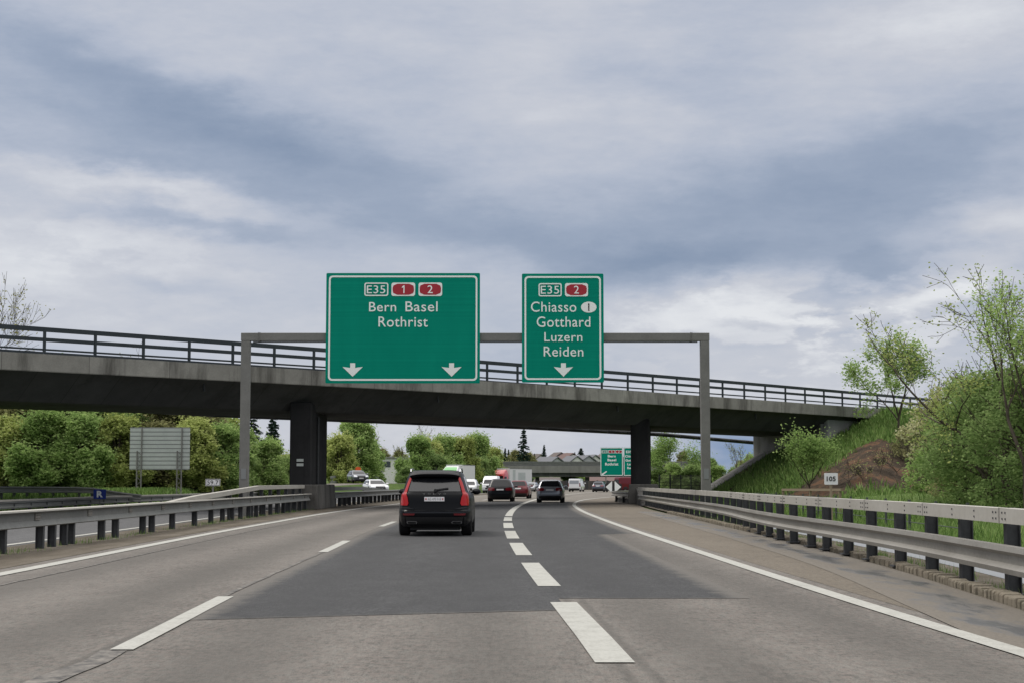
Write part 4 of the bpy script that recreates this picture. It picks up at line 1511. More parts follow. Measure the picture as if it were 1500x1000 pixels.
# wire fence and low timber rail behind the right guard rail
t = thing("wire_fence", (13, 60, 0), "low dark wire fence on thin posts behind the right guard rail", "fence")
fp = [(10.3, 36.0), (10.8, 46.0), (11.4, 56), (12.2, 70), (12.8, 84)]
mb = MB()
for (a_, b_) in zip(fp[:-1], fp[1:]):
    for zz in (0.3, 0.55, 0.8):
        mb.tube((*a_, zz), (*b_, zz), 0.012, 0.012, 5)
mb.build("wire", M_fence, t)
for i_ in range(len(fp) - 1):
    for f_ in (0, 0.33, 0.66):
        x = fp[i_][0] * (1 - f_) + fp[i_ + 1][0] * f_
        y = fp[i_][1] * (1 - f_) + fp[i_ + 1][1] * f_
        MB().box((x, y, 0.42), (0.06, 0.06, 0.95)).build("post", M_fence, t)
a_, b_ = P(1146, 716.5, 72), P(1233, 716.5, 66)
t = thing("timber_rail", (a_.x, a_.y, 0), "thin horizontal timber rail at the foot of the bare soil slope", "rail")
MB().bar(a_, b_, 0.08, 0.10).build("rail", M_wood, t)
for f_ in (0.02, 0.5, 0.98):
    p = a_.lerp(b_, f_)
    MB().box((p.x, p.y + 0.08, p.z / 2), (0.1, 0.1, p.z + 0.1)).build("post", M_wood, t)
# mesh fence panels right of the right pier
t = thing("mesh_fence", (14, 118, 0), "dark mesh fence panels on thin posts right of the right pier", "fence")
a_, b_ = P(966, 722, 118), P(1042, 720, 124)
for f_ in np.linspace(0, 1, 6):
    p = a_.lerp(b_, f_)
    MB().box((p.x, p.y, 0.9), (0.09, 0.09, 2.1)).build("post", M_fence, t)
mb = MB()
for f_ in np.linspace(0.0, 1, 70):
    p = a_.lerp(b_, f_)
    mb.box((p.x, p.y + 0.06, 0.95), (0.022, 0.022, 1.85))
for zz in np.linspace(0.1, 1.9, 8):
    mb.bar((a_.x, a_.y + 0.09, zz), (b_.x, b_.y + 0.09, zz), 0.03, 0.03)
mb.build("mesh_panel", M_mesh, t)

# ------------------------------------------------------------------ vehicles


class Shell:
    """car body as a stack of rounded plan slices (z, y_rear, y_front, half_width)"""

    def __init__(s, rows, n=8.0):
        s.r = np.array(rows, float)
        s.n = n

    def at(s, z):
        z = np.clip(z, s.r[0, 0], s.r[-1, 0])
        return [np.interp(z, s.r[:, 0], s.r[:, k]) for k in (1, 2, 3)]

    def rear(s, x, z, front=False):
        a, b, wd = s.at(z)
        yc, hl = (a + b) / 2, (b - a) / 2
        e = max(0.0, 1 - min(abs(x) / max(wd, 1e-4), 0.9999) ** s.n) ** (1 / s.n)
        return yc + hl * e if front else yc - hl * e

    def side(s, y, z):
        a, b, wd = s.at(z)
        yc, hl = (a + b) / 2, (b - a) / 2
        return wd * max(0.0, 1 - min(abs((y - yc) / hl), 0.9999) ** s.n) ** (1 / s.n)

    def mesh(s, per=16):
        zs = []
        for i in range(len(s.r) - 1):
            k = 2 if s.r[i + 1, 0] - s.r[i, 0] > 0.12 else 1
            zs += list(np.linspace(s.r[i, 0], s.r[i + 1, 0], k, endpoint=False))
        zs.append(s.r[-1, 0])
        ts = []
        m = per
        for q_ in range(4):
            # denser sampling at the corners of the rounded plan
            for k in range(m):
                u = k / m
                ts.append(q_ * 0.5 * math.pi + 0.5 * math.pi * u)
        mb = MB()
        n = len(ts)
        vs = []
        for z in zs:
            a, b, wd = s.at(z)
            yc, hl = (a + b) / 2, (b - a) / 2
            for t in ts:
                c, sn = math.cos(t), math.sin(t)
                # radial form of the superellipse keeps the corner points close together
                k = (abs(c) ** s.n + abs(sn) ** s.n) ** (-1 / s.n)
                vs.append((wd * c * k, yc + hl * sn * k, z))
        fs = []
        for i in range(len(zs) - 1):
            for k in range(n):
                k2 = (k + 1) % n
                fs.append((i * n + k, i * n + k2, (i + 1) * n + k2, (i + 1) * n + k))
        mb.add(vs, fs)
        mb.f.append(tuple(range(n - 1, -1, -1)))
        mb.f.append(tuple((len(zs) - 1) * n + k for k in range(n)))
        return mb


def end_panel(sh, rows, off=0.012, front=False, m=6, sub=3, mb=None):
    """panel on the rear or front end: rows of (z, x0, x1)"""
    mb = mb or MB()
    rr = []
    for i in range(len(rows) - 1):
        for k in range(sub):
            t = k / sub
            rr.append([rows[i][j] * (1 - t) + rows[i + 1][j] * t for j in range(3)])
    rr.append(list(rows[-1]))
    sg = 1 if front else -1
    V = []
    for z, xa, xb in rr:
        for k in range(m + 1):
            x = xa + (xb - xa) * k / m
            V.append((x, sh.rear(x, z, front) + sg * off, z))
    return skirt(mb, V, len(rr), m, (0, -sg * (off + 0.02), 0))


def side_panel(sh, rows, off=0.010, sgn=1, m=8, sub=3, mb=None):
    mb = mb or MB()
    rr = []
    for i in range(len(rows) - 1):
        for k in range(sub):
            t = k / sub
            rr.append([rows[i][j] * (1 - t) + rows[i + 1][j] * t for j in range(3)])
    rr.append(list(rows[-1]))
    V = []
    for z, ya, yb_ in rr:
        for k in range(m + 1):
            y = ya + (yb_ - ya) * k / m
            V.append((sgn * (sh.side(y, z) + off), y, z))
    return skirt(mb, V, len(rr), m, (-sgn * (off + 0.02), 0, 0))


def skirt(mb, V, nr, m, inn):
    o = len(mb.v)
    mb.v += V
    w_ = m + 1
    for i in range(nr - 1):
        for k in range(m):
            mb.f.append((o + i * w_ + k, o + i * w_ + k + 1, o + (i + 1) * w_ + k + 1, o + (i + 1) * w_ + k))
    ring = [k for k in range(w_)] + [i * w_ + m for i in range(1, nr)] + [(nr - 1) * w_ + k for k in range(m - 1, -1, -1)] + [i * w_ for i in range(nr - 2, 0, -1)]
    o2 = len(mb.v)
    for r_ in ring:
        p = V[r_]
        mb.v.append((p[0] + inn[0], p[1] + inn[1], p[2] + inn[2]))
    n = len(ring)
    for k in range(n):
        k2 = (k + 1) % n
        mb.f.append((o + ring[k], o + ring[k2], o2 + k2, o2 + k))
    return mb


def shade(o):
    """smooth surfaces, sharp creases"""
    me = o.data
    me.polygons.foreach_set("use_smooth", [True] * len(me.polygons))
    if hasattr(me, "set_sharp_from_angle"):
        me.set_sharp_from_angle(angle=R(38))
    return o


def pb(mb, name, m, par, sm=True):
    o = mb.build(name, m, par, world=False)
    if sm:
        shade(o)
    return o


def wheel(par, x, y, r, wd, sg):
    mb = MB()
    n = 28
    prof = [(r - 0.035, 0.0), (r, 0.03), (r, wd - 0.03), (r - 0.035, wd), (r * 0.62, wd), (r * 0.62, 0.0)]
    vs, fs = [], []
    for k in range(n):
        t = 2 * math.pi * k / n
        for rad, o in prof:
            vs.append((x + sg * (o - wd), y + rad * math.cos(t), r + rad * math.sin(t)))
    p = len(prof)
    for k in range(n):
        k2 = (k + 1) % n
        for j in range(p):
            j2 = (j + 1) % p
            fs.append((k * p + j, k * p + j2, k2 * p + j2, k2 * p + j))
    mb.add(vs, fs)
    wo_ = pb(mb, "wheel", M_rubber, par)
    mb = MB()
    xo = x - sg * 0.03
    mb.tube((xo - sg * 0.10, y, r), (xo - sg * 0.085, y, r), r * 0.63, r * 0.63, 20)
    for k in range(5):
        t = 2 * math.pi * k / 5
        mb.bar((xo - sg * 0.03, y, r), (xo - sg * 0.03, y + r * 0.6 * math.cos(t), r + r * 0.6 * math.sin(t)), 0.03, 0.10, (sg, 0, 0))
    mb.tube((xo - sg * 0.06, y, r), (xo, y, r), 0.06, 0.05, 12)
    pb(mb, "rim", M_rim, wo_, False)


def arch(sh, par, ya, r, sg):
    rows = []
    for k in range(7):
        t = k / 6 * math.pi / 2
        rows.append((max(sh.r[0, 0] + 0.005, r + (r + 0.05) * math.sin(t) * 0.999), ya - (r + 0.05) * math.cos(t) - 0.001, ya + (r + 0.05) * math.cos(t) + 0.001))
    rows = [(sh.r[0, 0] + 0.002, rows[0][1], rows[0][2])] + [q_ for q_ in rows if q_[0] > sh.r[0, 0] + 0.01]
    return side_panel(sh, rows, 0.006, sg, 8, 1)


def car(name, label, cat, rows, pnt, p, loc, rz=0.0, n=8.0, group=None):
    t = thing(name, loc, label, cat, group, rz)
    sh = Shell(rows, n)
    body = pb(sh.mesh(), "body", pnt, t)
    rw, ws = p["rear_window"], p["windscreen"]
    pb(end_panel(sh, [(z, -x, x) for z, x in rw], 0.008, False, 10), "rear_window", p.get("rear_glass", M_glass), t)
    pb(end_panel(sh, [(z, -x, x) for z, x in ws], 0.008, True, 10), "windscreen", M_glass, t)
    for sg in (-1, 1):
        for wr in p["side_windows"]:
            pb(side_panel(sh, wr, 0.008, sg), "side_window", M_glass, t)
        for rws in p["tail"]:
            rr = [(z, sg * a, sg * b) for z, a, b in rws]
            pb(end_panel(sh, rr, 0.02, False, 4), "tail_light", p.get("tail_mat", M_taildull), t)
        pb(end_panel(sh, [(z, sg * a, sg * b) for z, a, b in p["head"]], 0.015, True, 5), "headlight", M_lamp, t)
        for ya in p["axles"]:
            pb(arch(sh, t, ya, p["wheel_r"], sg), "wheel_arch", M_black, t)
            wheel(t, sg * (p["track"] + 0.0), ya, p["wheel_r"], p.get("tyre_w", 0.235), sg)
        my, mz = p["mirror"]
        mx = sh.side(my, mz)
        mb = MB()
        rr_ = [(0.0, 0.0), (0.05, 0.9), (0.14, 1.0), (0.22, 0.55)]
        vs = []
        for o, k in rr_:
            hx, hz = 0.13 * max(k, 0.25), 0.085 * max(k, 0.25)
            for j in range(12):
                a_ = 2 * math.pi * j / 12
                vs.append((sg * (mx + 0.17) + hx * math.cos(a_), my + o, mz + hz * math.sin(a_)))
        fs = []
        for i_ in range(3):
            for j in range(12):
                fs.append((i_ * 12 + j, i_ * 12 + (j + 1) % 12, i_ * 12 + 12 + (j + 1) % 12, i_ * 12 + 12 + j))
        fs += [tuple(range(11, -1, -1)), tuple(range(36, 48))]
        mb.add(vs, fs)
        mb.bar((sg * (mx - 0.03), my + 0.08, mz - 0.03), (sg * (mx + 0.1), my + 0.08, mz - 0.02), 0.06, 0.04)
        pb(mb, "side_mirror", p.get("mirror_mat", pnt), t)
    zl = p["trim_z"]
    pb(end_panel(sh, [(sh.r[0, 0] + 0.01, -p["trim_x"], p["trim_x"]), (zl, -p["trim_x"] - 0.03, p["trim_x"] + 0.03)], 0.012, False, 12), "bumper_trim", M_black, t)
    z, hw = p["plate"]
    po = pb(end_panel(sh, [(z - 0.055, -hw, hw), (z + 0.055, -hw, hw)], 0.03, False, 2, 1), "licence_plate", M_plate, t, False)
    pb(end_panel(sh, [(p.get("fplate", 0.45) - 0.055, -0.25, 0.25), (p.get("fplate", 0.45) + 0.055, -0.25, 0.25)], 0.03, True, 2, 1), "licence_plate", M_plate, t, False)
    pb(end_panel(sh, [(z_, -x_, x_) for z_, x_ in p["grille"]], 0.014, True, 8), "grille", M_black, t)
    # underside
    a, b, wd = sh.at(sh.r[0, 0])
    MB().box((0, (a + b) / 2, sh.r[0, 0] - 0.03), (wd * 1.5, (b - a) * 0.9, 0.1)).build("underbody", M_black, t, world=False)
    return t, sh


# the large black SUV ahead
suv_rows = [(0.235, 0.22, 4.72, 0.86), (0.30, 0.12, 4.84, 0.925), (0.42, 0.04, 4.92, 0.955), (0.58, 0.00, 4.95, 0.965), (0.655, 0.01, 4.95, 0.968), (0.685, 0.055, 4.94, 0.966),
            (0.80, 0.075, 4.92, 0.962), (0.95, 0.085, 4.86, 0.952), (1.06, 0.10, 4.60, 0.935), (1.10, 0.115, 3.80, 0.905), (1.135, 0.145, 3.55, 0.868), (1.30, 0.235, 3.22, 0.815), (1.46, 0.325, 2.92, 0.765),
            (1.52, 0.36, 2.78, 0.742), (1.62, 0.40, 2.50, 0.700), (1.675, 0.47, 2.30, 0.655), (1.705, 0.62, 2.10, 0.570), (1.72, 0.9, 1.9, 0.40)]
suv_p = dict(rear_glass=M_smoked, rear_window=[(1.165, 0.68), (1.30, 0.655), (1.50, 0.585)], windscreen=[(1.14, 0.72), (1.35, 0.68), (1.58, 0.60)],
             side_windows=[[(1.15, 0.55, 1.75), (1.3, 0.62, 1.75), (1.55, 0.80, 1.75)], [(1.15, 1.82, 3.15), (1.3, 1.82, 3.0), (1.55, 1.82, 2.55)]],
             tail=[[(0.80, 0.70, 0.885), (0.86, 0.675, 0.895), (1.00, 0.70, 0.885), (1.10, 0.735, 0.865), (1.16, 0.715, 0.800), (1.27, 0.685, 0.762), (1.40, 0.640, 0.718), (1.50, 0.610, 0.672), (1.53, 0.605, 0.655)]],
             tail_mat=M_tail, head=[(0.82, 0.5, 0.85), (0.95, 0.55, 0.85)], axles=(0.98, 3.95), wheel_r=0.375, track=0.955, tyre_w=0.275,
             mirror=(3.1, 1.14), trim_z=0.50, trim_x=0.80, plate=(0.965, 0.26), grille=[(0.55, 0.4), (0.9, 0.48)])
SUV_D = 40.0
suv_x = (639.5 - 750) / F * SUV_D
suv, ssh = car("suv", "black SUV directly ahead, tall red tail lights lit, white plate", "car", suv_rows, M_pblack, suv_p, (suv_x, SUV_D, 0), 0.0, 7.0)
# bumper step with the thin bright edge, reflectors, exhausts, spoiler, wiper, rails, lettering
pb(end_panel(ssh, [(0.60, -0.78, 0.78), (0.635, -0.80, 0.80)], 0.014, False, 12, 1), "bumper_strip", M_pnavy, suv)
for sg in (-1, 1):
    pb(end_panel(ssh, [(0.545, sg * 0.52, sg * 0.80), (0.595, sg * 0.50, sg * 0.82)], 0.016, False, 4, 1), "reflector", M_reflect, suv)
    pb(end_panel(ssh, [(0.325, sg * 0.46, sg * 0.70), (0.355, sg * 0.44, sg * 0.72), (0.395, sg * 0.46, sg * 0.71)], 0.02, False, 5, 1), "exhaust_trim", M_chrome, suv)
    pb(end_panel(ssh, [(0.330, sg * 0.475, sg * 0.685), (0.375, sg * 0.475, sg * 0.69)], 0.028, False, 4, 1), "exhaust_mouth", M_black, suv)
    mb = MB()
    pts = [(sg * 0.645, 0.62, 1.665), (sg * 0.65, 0.75, 1.735), (sg * 0.66, 1.6, 1.765), (sg * 0.655, 2.45, 1.715), (sg * 0.65, 2.55, 1.655)]
    for a_, b_ in zip(pts[:-1], pts[1:]):
        mb.bar(a_, b_, 0.03, 0.028)
    pb(mb, "roof_rail", M_chrome, suv, False)
    # shoulder crease of the tailgate, bright lower corners
    pb(end_panel(ssh, [(0.715, sg * 0.50, sg * 0.86), (0.735, sg * 0.62, sg * 0.88), (0.76, sg * 0.80, sg * 0.89)], 0.011, False, 5, 1), "corner_crease", M_pnavy, suv)
mb = MB()
vs, fs = [], []
nsp = 14
for i_, (yo, zo, sc_) in enumerate(((0.46, 1.685, 0.94), (0.20, 1.66, 1.0), (0.13, 1.615, 1.02), (0.17, 1.555, 1.0), (0.36, 1.53, 0.96))):
    for k in range(nsp + 1):
        x = -0.665 + 1.33 * k / nsp
        bow = 0.10 * (abs(x) / 0.665) ** 3
        vs.append((x * sc_ * 0.955, yo + bow, zo - 0.045 * (abs(x) / 0.665) ** 4))
for i_ in range(5):
    for k in range(nsp):
        a_, b_ = i_ * (nsp + 1) + k, ((i_ + 1) % 5) * (nsp + 1) + k
        fs.append((a_, a_ + 1, b_ + 1, b_))
fs += [tuple(i_ * (nsp + 1) for i_ in range(5)), tuple(i_ * (nsp + 1) + nsp for i_ in range(4, -1, -1))]
mb.add(vs, fs)
pb(mb, "spoiler", M_pblack, suv)
mb = MB()
mb.bar((0.02, ssh.rear(0.02, 1.20) - 0.03, 1.20), (0.36, ssh.rear(0.36, 1.245) - 0.035, 1.245), 0.03, 0.035)
mb.tube((0.02, ssh.rear(0, 1.19) - 0.05, 1.19), (0.02, ssh.rear(0, 1.19) + 0.02, 1.19), 0.04, 0.035, 10)
pb(mb, "wiper", M_black, suv, False)
mb = MB()
vs = [(0, 0.92, 1.70), (0.025, 1.12, 1.715), (-0.025, 1.12, 1.715), (0, 0.86, 1.80), (0, 0.92, 1.80)]
mb.add(vs, [(0, 3, 1), (0, 2, 3), (3, 4, 1), (3, 2, 4), (1, 4, 2), (0, 1, 2)])
pb(mb, "roof_antenna", M_pblack, suv, False)
for k, ch in enumerate("VOLVO"):
    x = -0.27 + 0.135 * k
    lettering(ch, (suv_x + x - 0.033, suv_x + x + 0.033, 1.075, 1.12), SUV_D + ssh.rear(x, 1.1) - 0.012, M_raildull, suv, name="badge_letter", bold=0.0)
py = SUV_D + ssh.rear(0, 0.965) - 0.033
lettering("AG 470 918", (suv_x - 0.17, suv_x + 0.17, 0.93, 1.0), py, M_greyink, suv, name="plate_number", depth=0.004)
for sg in (-1, 1):
    MB().box((suv_x + sg * 0.218, py - 0.002, 0.965), (0.038, 0.006, 0.05)).build("plate_shield", M_redink, suv)

suv.scale = (0.97, 0.97, 0.97)
suv.location.x -= 0.05

# smaller SUVs and hatchbacks
mid_rows = [(0.22, 0.2, 4.2, 0.78), (0.30, 0.09, 4.36, 0.86), (0.45, 0.02, 4.43, 0.905), (0.60, 0.0, 4.45, 0.915), (0.78, 0.03, 4.42, 0.915), (0.92, 0.06, 4.25, 0.905), (1.00, 0.09, 3.5, 0.88),
            (1.04, 0.12, 3.28, 0.845), (1.22, 0.27, 2.95, 0.78), (1.40, 0.42, 2.6, 0.70), (1.50, 0.50, 2.35, 0.63), (1.56, 0.62, 2.1, 0.55), (1.585, 0.9, 1.85, 0.4)]
mid_p = dict(rear_window=[(1.09, 0.66), (1.22, 0.62), (1.44, 0.52)], windscreen=[(1.05, 0.70), (1.25, 0.64), (1.47, 0.55)],
             side_windows=[[(1.06, 0.5, 1.6), (1.25, 0.62, 1.6), (1.43, 0.8, 1.6)], [(1.06, 1.66, 2.95), (1.25, 1.66, 2.75), (1.43, 1.66, 2.4)]],
             tail=[[(0.80, 0.42, 0.84), (0.86, 0.38, 0.875), (0.97, 0.40, 0.86), (1.0, 0.5, 0.83)]],
             head=[(0.70, 0.5, 0.83), (0.84, 0.52, 0.82)], axles=(0.85, 3.45), wheel_r=0.335, track=0.90, mirror=(2.85, 1.06), trim_z=0.46, trim_x=0.72, plate=(0.86, 0.26),
             grille=[(0.45, 0.5), (0.75, 0.42)])


def scaled(rows, sx=1.0, sy=1.0, sz=1.0):
    return [(z * sz, a * sy, b * sy, w_ * sx) for z, a, b, w_ in rows]


car("small_suv", "near black small SUV, dim rear lights, first car beyond the big SUV", "car", scaled(mid_rows, 1.02, 1.02, 1.02), M_pnavy, mid_p, ((732.5 - 750) / F * 112, 112, 0), -0.04)
car("hatchback", "metallic grey hatchback in the right lane beside the curving white line", "car", scaled(mid_rows, 1.0, 1.0, 0.97), M_pgrey, mid_p, ((805 - 750) / F * 106, 106, 0), -0.06)
car("hatchback", "dark red hatchback ahead of the near black small SUV", "car", scaled(mid_rows, 0.98, 1.0, 0.97), M_pred, mid_p, ((758.5 - 750) / F * 133, 133, 0), -0.08)
car("estate_car", "dark car far off between the white van and the gore marker", "car", scaled(mid_rows, 1.0, 1.0, 0.94), M_pblue, mid_p, ((875 - 750) / F * 226, 226, 0), -0.22)

# panel vans
van_rows = [(0.25, 0.12, 4.45, 0.88), (0.35, 0.03, 4.6, 0.935), (0.55, 0.0, 4.65, 0.95), (0.95, 0.02, 4.55, 0.95), (1.1, 0.03, 4.1, 0.945), (1.15, 0.03, 3.95, 0.94), (1.5, 0.05, 3.5, 0.90), (1.8, 0.08, 3.05, 0.86),
            (1.88, 0.14, 2.8, 0.82), (1.92, 0.4, 2.5, 0.72)]
van_p = dict(rear_window=[(1.15, 0.72), (1.4, 0.71), (1.65, 0.68)], windscreen=[(1.16, 0.82), (1.4, 0.80), (1.72, 0.74)],
             side_windows=[[(1.16, 2.7, 3.7), (1.4, 2.7, 3.5), (1.65, 2.7, 3.1)]],
             tail=[[(0.75, 0.80, 0.93), (1.0, 0.80, 0.93), (1.3, 0.80, 0.91)]], head=[(0.75, 0.55, 0.88), (1.0, 0.6, 0.88)], axles=(0.95, 3.7), wheel_r=0.33, track=0.92,
             mirror=(3.6, 1.25), trim_z=0.5, trim_x=0.8, plate=(0.62, 0.26), grille=[(0.5, 0.5), (0.7, 0.5)], rear_glass=M_glass)
vp2 = dict(van_p)
vp2["rear_glass"] = mat("pale_van_glass", (0.30, 0.32, 0.35), 0.1)
car("panel_van", "white panel van seen from behind, far off in the middle of the road", "van", van_rows, M_pwhite, vp2, ((840.5 - 750) / F * 236, 236, 0), -0.20, 12.0)
car("panel_van", "white oncoming panel van left of the near black small SUV", "van", scaled(van_rows, 1.05, 1.05, 1.15), M_pwhite, van_p, ((722 - 750) / F * 205, 210, 0), math.pi - 0.10, 12.0)
car("hatchback", "white oncoming car in front of the white and green truck", "car", scaled(mid_rows, 1.0, 1.0, 1.1), M_pwhite, mid_p, ((690 - 750) / F * 178, 181, 0), math.pi - 0.06)
low_rows = scaled(mid_rows, 1.0, 1.0, 0.86)
lowp = dict(mid_p)
lowp.update(rear_window=[(0.95, 0.66), (1.06, 0.62), (1.22, 0.54)], windscreen=[(0.92, 0.70), (1.08, 0.64), (1.26, 0.56)], plate=(0.74, 0.26),
            side_windows=[[(0.92, 0.5, 1.6), (1.08, 0.62, 1.6), (1.22, 0.8, 1.6)], [(0.92, 1.66, 2.95), (1.08, 1.66, 2.75), (1.22, 1.66, 2.4)]],
            tail=[[(0.70, 0.42, 0.84), (0.76, 0.38, 0.875), (0.84, 0.40, 0.86)]], head=[(0.58, 0.45, 0.85), (0.74, 0.5, 0.84)], mirror=(2.85, 0.94))
car("saloon_car", "low silver oncoming car just left of the grey hatchback", "car", low_rows, M_psilver, lowp, ((783 - 750) / F * 236, 240, 0), math.pi - 0.22)
# the two cars coming down the slip road at the left
sp = P(540, 719, 150)
car("saloon_car", "white oncoming car rounding the bend beyond the left guard rail", "car", low_rows, M_pwhite, lowp, (sp.x, 152, 0.3), math.pi + 0.30)
sp2 = P(514, 707, 178)
car("saloon_car", "dark grey oncoming car on the slip road below the orange board", "car", low_rows, M_pblue, lowp, (sp2.x - 0.3, 184, sp2.z + 0.12), math.pi + 0.30)
# paved ramp carrying the slip road car
rm = MB()
rpts = [(sp2.x + 16, 232, 0.9), (sp2.x + 7, 204, sp2.z - 0.02), (sp2.x, 180, sp2.z - 0.03), (sp2.x - 7, 158, 0.75), (sp2.x - 12, 138, 0.3)]
rm.sweep([(-2.6, 0.0), (2.6, 0.0), (2.6, -0.12), (-2.6, -0.12)], rpts, 1.0)
rb = MB()
rb.sweep([(-3.6, -0.03), (3.6, -0.03), (6.0, -1.6), (-6.0, -1.6)], rpts, 1.0)
rbo = rb.build("slip_road_bank", M_ground)
rbo["kind"] = "structure"
rmo = rm.build("slip_road", M_pale)
rmo["kind"] = "structure"
car("minibus", "dark red van beyond the gore marker, partly behind the right pier", "van", scaled(van_rows, 1.0, 1.0, 1.05), M_pred, van_p, (14.1, 215, 0.1), -1.2, 12.0)


def truck(label, cab_m, fair_m, loc, rz, length, box_m):
    t = thing("lorry", loc, label, "truck", "lorries on the opposite carriageway", rz)
    rows = [(0.45, 0.0, 2.2, 1.15), (0.6, 0.0, 2.3, 1.22), (1.4, 0.0, 2.3, 1.23), (1.7, 0.0, 2.26, 1.23), (2.7, 0.0, 2.05, 1.2), (2.85, 0.0, 2.0, 1.18), (3.1, 0.1, 1.75, 1.1), (3.55, 0.3, 0.9, 0.98), (3.62, 0.4, 0.7, 0.9)]
    sh = Shell(rows, 12)
    pb(sh.mesh(10), "cab", cab_m, t)
    pb(end_panel(sh, [(1.62, -1.08, 1.08), (2.1, -1.08, 1.08), (2.55, -1.02, 1.02)], 0.012, True, 8), "windscreen", M_glass, t)
    pb(end_panel(sh, [(2.9, -1.0, 1.0), (3.2, -0.95, 0.95), (3.5, -0.85, 0.85)], 0.02, True, 8), "wind_deflector", fair_m, t)
    pb(end_panel(sh, [(0.75, -0.75, 0.75), (1.45, -0.8, 0.8)], 0.014, True, 6), "grille", M_black, t)
    for sg in (-1, 1):
        pb(end_panel(sh, [(0.62, sg * 0.72, sg * 1.1), (0.8, sg * 0.75, sg * 1.12)], 0.018, True, 4), "headlight", M_lamp, t)
        pb(side_panel(sh, [(1.65, 0.9, 2.0), (2.4, 0.9, 1.85)], 0.012, sg), "side_window", M_glass, t)
        mb = MB()
        mb.box((sg * 1.42, 1.95, 2.0), (0.16, 0.12, 0.5))
        mb.bar((sg * 1.15, 1.95, 2.2), (sg * 1.42, 1.95, 2.2), 0.04, 0.04)
        pb(mb, "side_mirror", M_black, t, False)
        for y_ in (1.4, -1.8, -length + 2.0, -length + 3.3):
            wheel(t, sg * 1.22, y_, 0.5, 0.32, sg)
    mb = MB()
    mb.box((0, -0.25 - length / 2, 2.45), (2.5, length, 2.75))
    bx = mb.build("cargo_box", box_m, t, world=False, bevel=0.05)
    mb = MB()
    for sg in (-1, 1):
        for z_ in (1.1, 3.8):
            mb.box((sg * 1.252, -0.25 - length / 2, z_), (0.02, length * 0.99, 0.1))
    mb.build("side_rail", M_raildull, t, world=False)
    MB().box((0, -0.25 - length / 2, 0.9), (0.9, length, 0.3)).build("chassis", M_black, t, world=False)
    return t


tk = truck("white lorry with a green roof deflector, oncoming behind the big SUV", M_pwhite, M_ptruckgreen, ((663 - 750) / F * 225, 230, 0.08), math.pi - 0.26, 6.5, M_ptarp)
MB().box((0, -0.20, 3.74), (2.3, 0.06, 0.22)).build("roof_board", M_ptarp, tk, world=False)
tk2 = truck("red cabbed lorry with a white trailer, oncoming ahead of the near black small SUV", M_ptruckred, M_ptruckred, ((736 - 750) / F * 275, 282, 0), math.pi - 0.42, 10.0, M_ptarp)
mb = MB()
mb.box((-1.262, -2.2, 2.6), (0.02, 1.1, 2.0))
mb.box((-1.262, -5.6, 2.4), (0.02, 3.2, 1.5))
mb.build("side_marking", M_alu, tk2, world=False)

# ------------------------------------------------------------------ trees


def rand_dirs(n):
    v = RNG.normal(0, 1, (n, 3))
    return v / np.linalg.norm(v, axis=1, keepdims=True)


def leaf_quads(C, size, aspect=0.55, flat=0.0):
    n = len(C)
    a = rand_dirs(n)
    if flat:
        a[:, 2] *= (1 - flat)
        a /= np.linalg.norm(a, axis=1, keepdims=True)
    b = np.cross(a, rand_dirs(n))
    b /= np.maximum(np.linalg.norm(b, axis=1, keepdims=True), 1e-6)
    s_ = (size * RNG.uniform(0.6, 1.35, n))[:, None]
    V = np.stack([C - a * s_, C + b * s_ * aspect, C + a * s_, C - b * s_ * aspect], 1).reshape(-1, 3)
    return V


def clump_points(blobs, per, shell=0.55):
    out = []
    for (x, y, z, r) in blobs:
        n = int(per * r * r)
        d = rand_dirs(n)
        rad = r * (shell + (1 - shell) * RNG.uniform(0, 1, n) ** 0.6) * (1 + 0.18 * np.sin(d[:, 0] * 5 + x) * np.cos(d[:, 2] * 4 + y))
        p = d * rad[:, None]
        p[:, 2] *= 0.85
        out.append(p + np.array([x, y, z]))
    return np.concatenate(out)


def branches(mb, p, d, length, r, depth, tips, spread=0.55, up=0.12, kids=(2, 4), shrink=0.68, wob=0.25, minr=0.006, collect=2):
    """a limb of three bent segments, then its children"""
    segs = 3
    pts = [p]
    q_ = d.copy()
    for k in range(segs):
        q_ = (q_ + Vector(RNG.normal(0, wob * 0.4, 3)) + Vector((0, 0, up * 0.3))).normalized()
        pts.append(pts[-1] + q_ * (length / segs))
    r1 = max(r * 0.62, minr)
    for k in range(segs):
        ra = r + (r1 - r) * k / segs
        rb = r + (r1 - r) * (k + 1) / segs
        mb.tube(pts[k], pts[k + 1], ra, rb, 7 if r > 0.06 else (5 if r > 0.02 else 3), False)
    if depth <= collect:
        for k in range(1, segs + 1):
            tips.append((pts[k], q_.copy(), depth))
    if depth == 0:
        return
    nk = int(RNG.integers(kids[0], kids[1] + 1))
    for k in range(nk):
        f_ = 1.0 if k == 0 else RNG.uniform(0.45, 0.98)
        base = pts[0].lerp(pts[-1], f_) if f_ < 0.99 else pts[-1]
        if f_ < 0.99:
            idx = min(int(f_ * segs), segs - 1)
            base = pts[idx].lerp(pts[idx + 1], f_ * segs - idx)
        ax_ = Vector(rand_dirs(1)[0])
        nd = (q_ + ax_ * (spread * (0.45 if k == 0 else RNG.uniform(0.8, 1.4))) + Vector((0, 0, up))).normalized()
        branches(mb, base, nd, length * shrink * RNG.uniform(0.8, 1.15), max(r1 * (0.95 if k == 0 else RNG.uniform(0.5, 0.8)), minr), depth - 1, tips, spread, up, kids, shrink, wob, minr, collect)


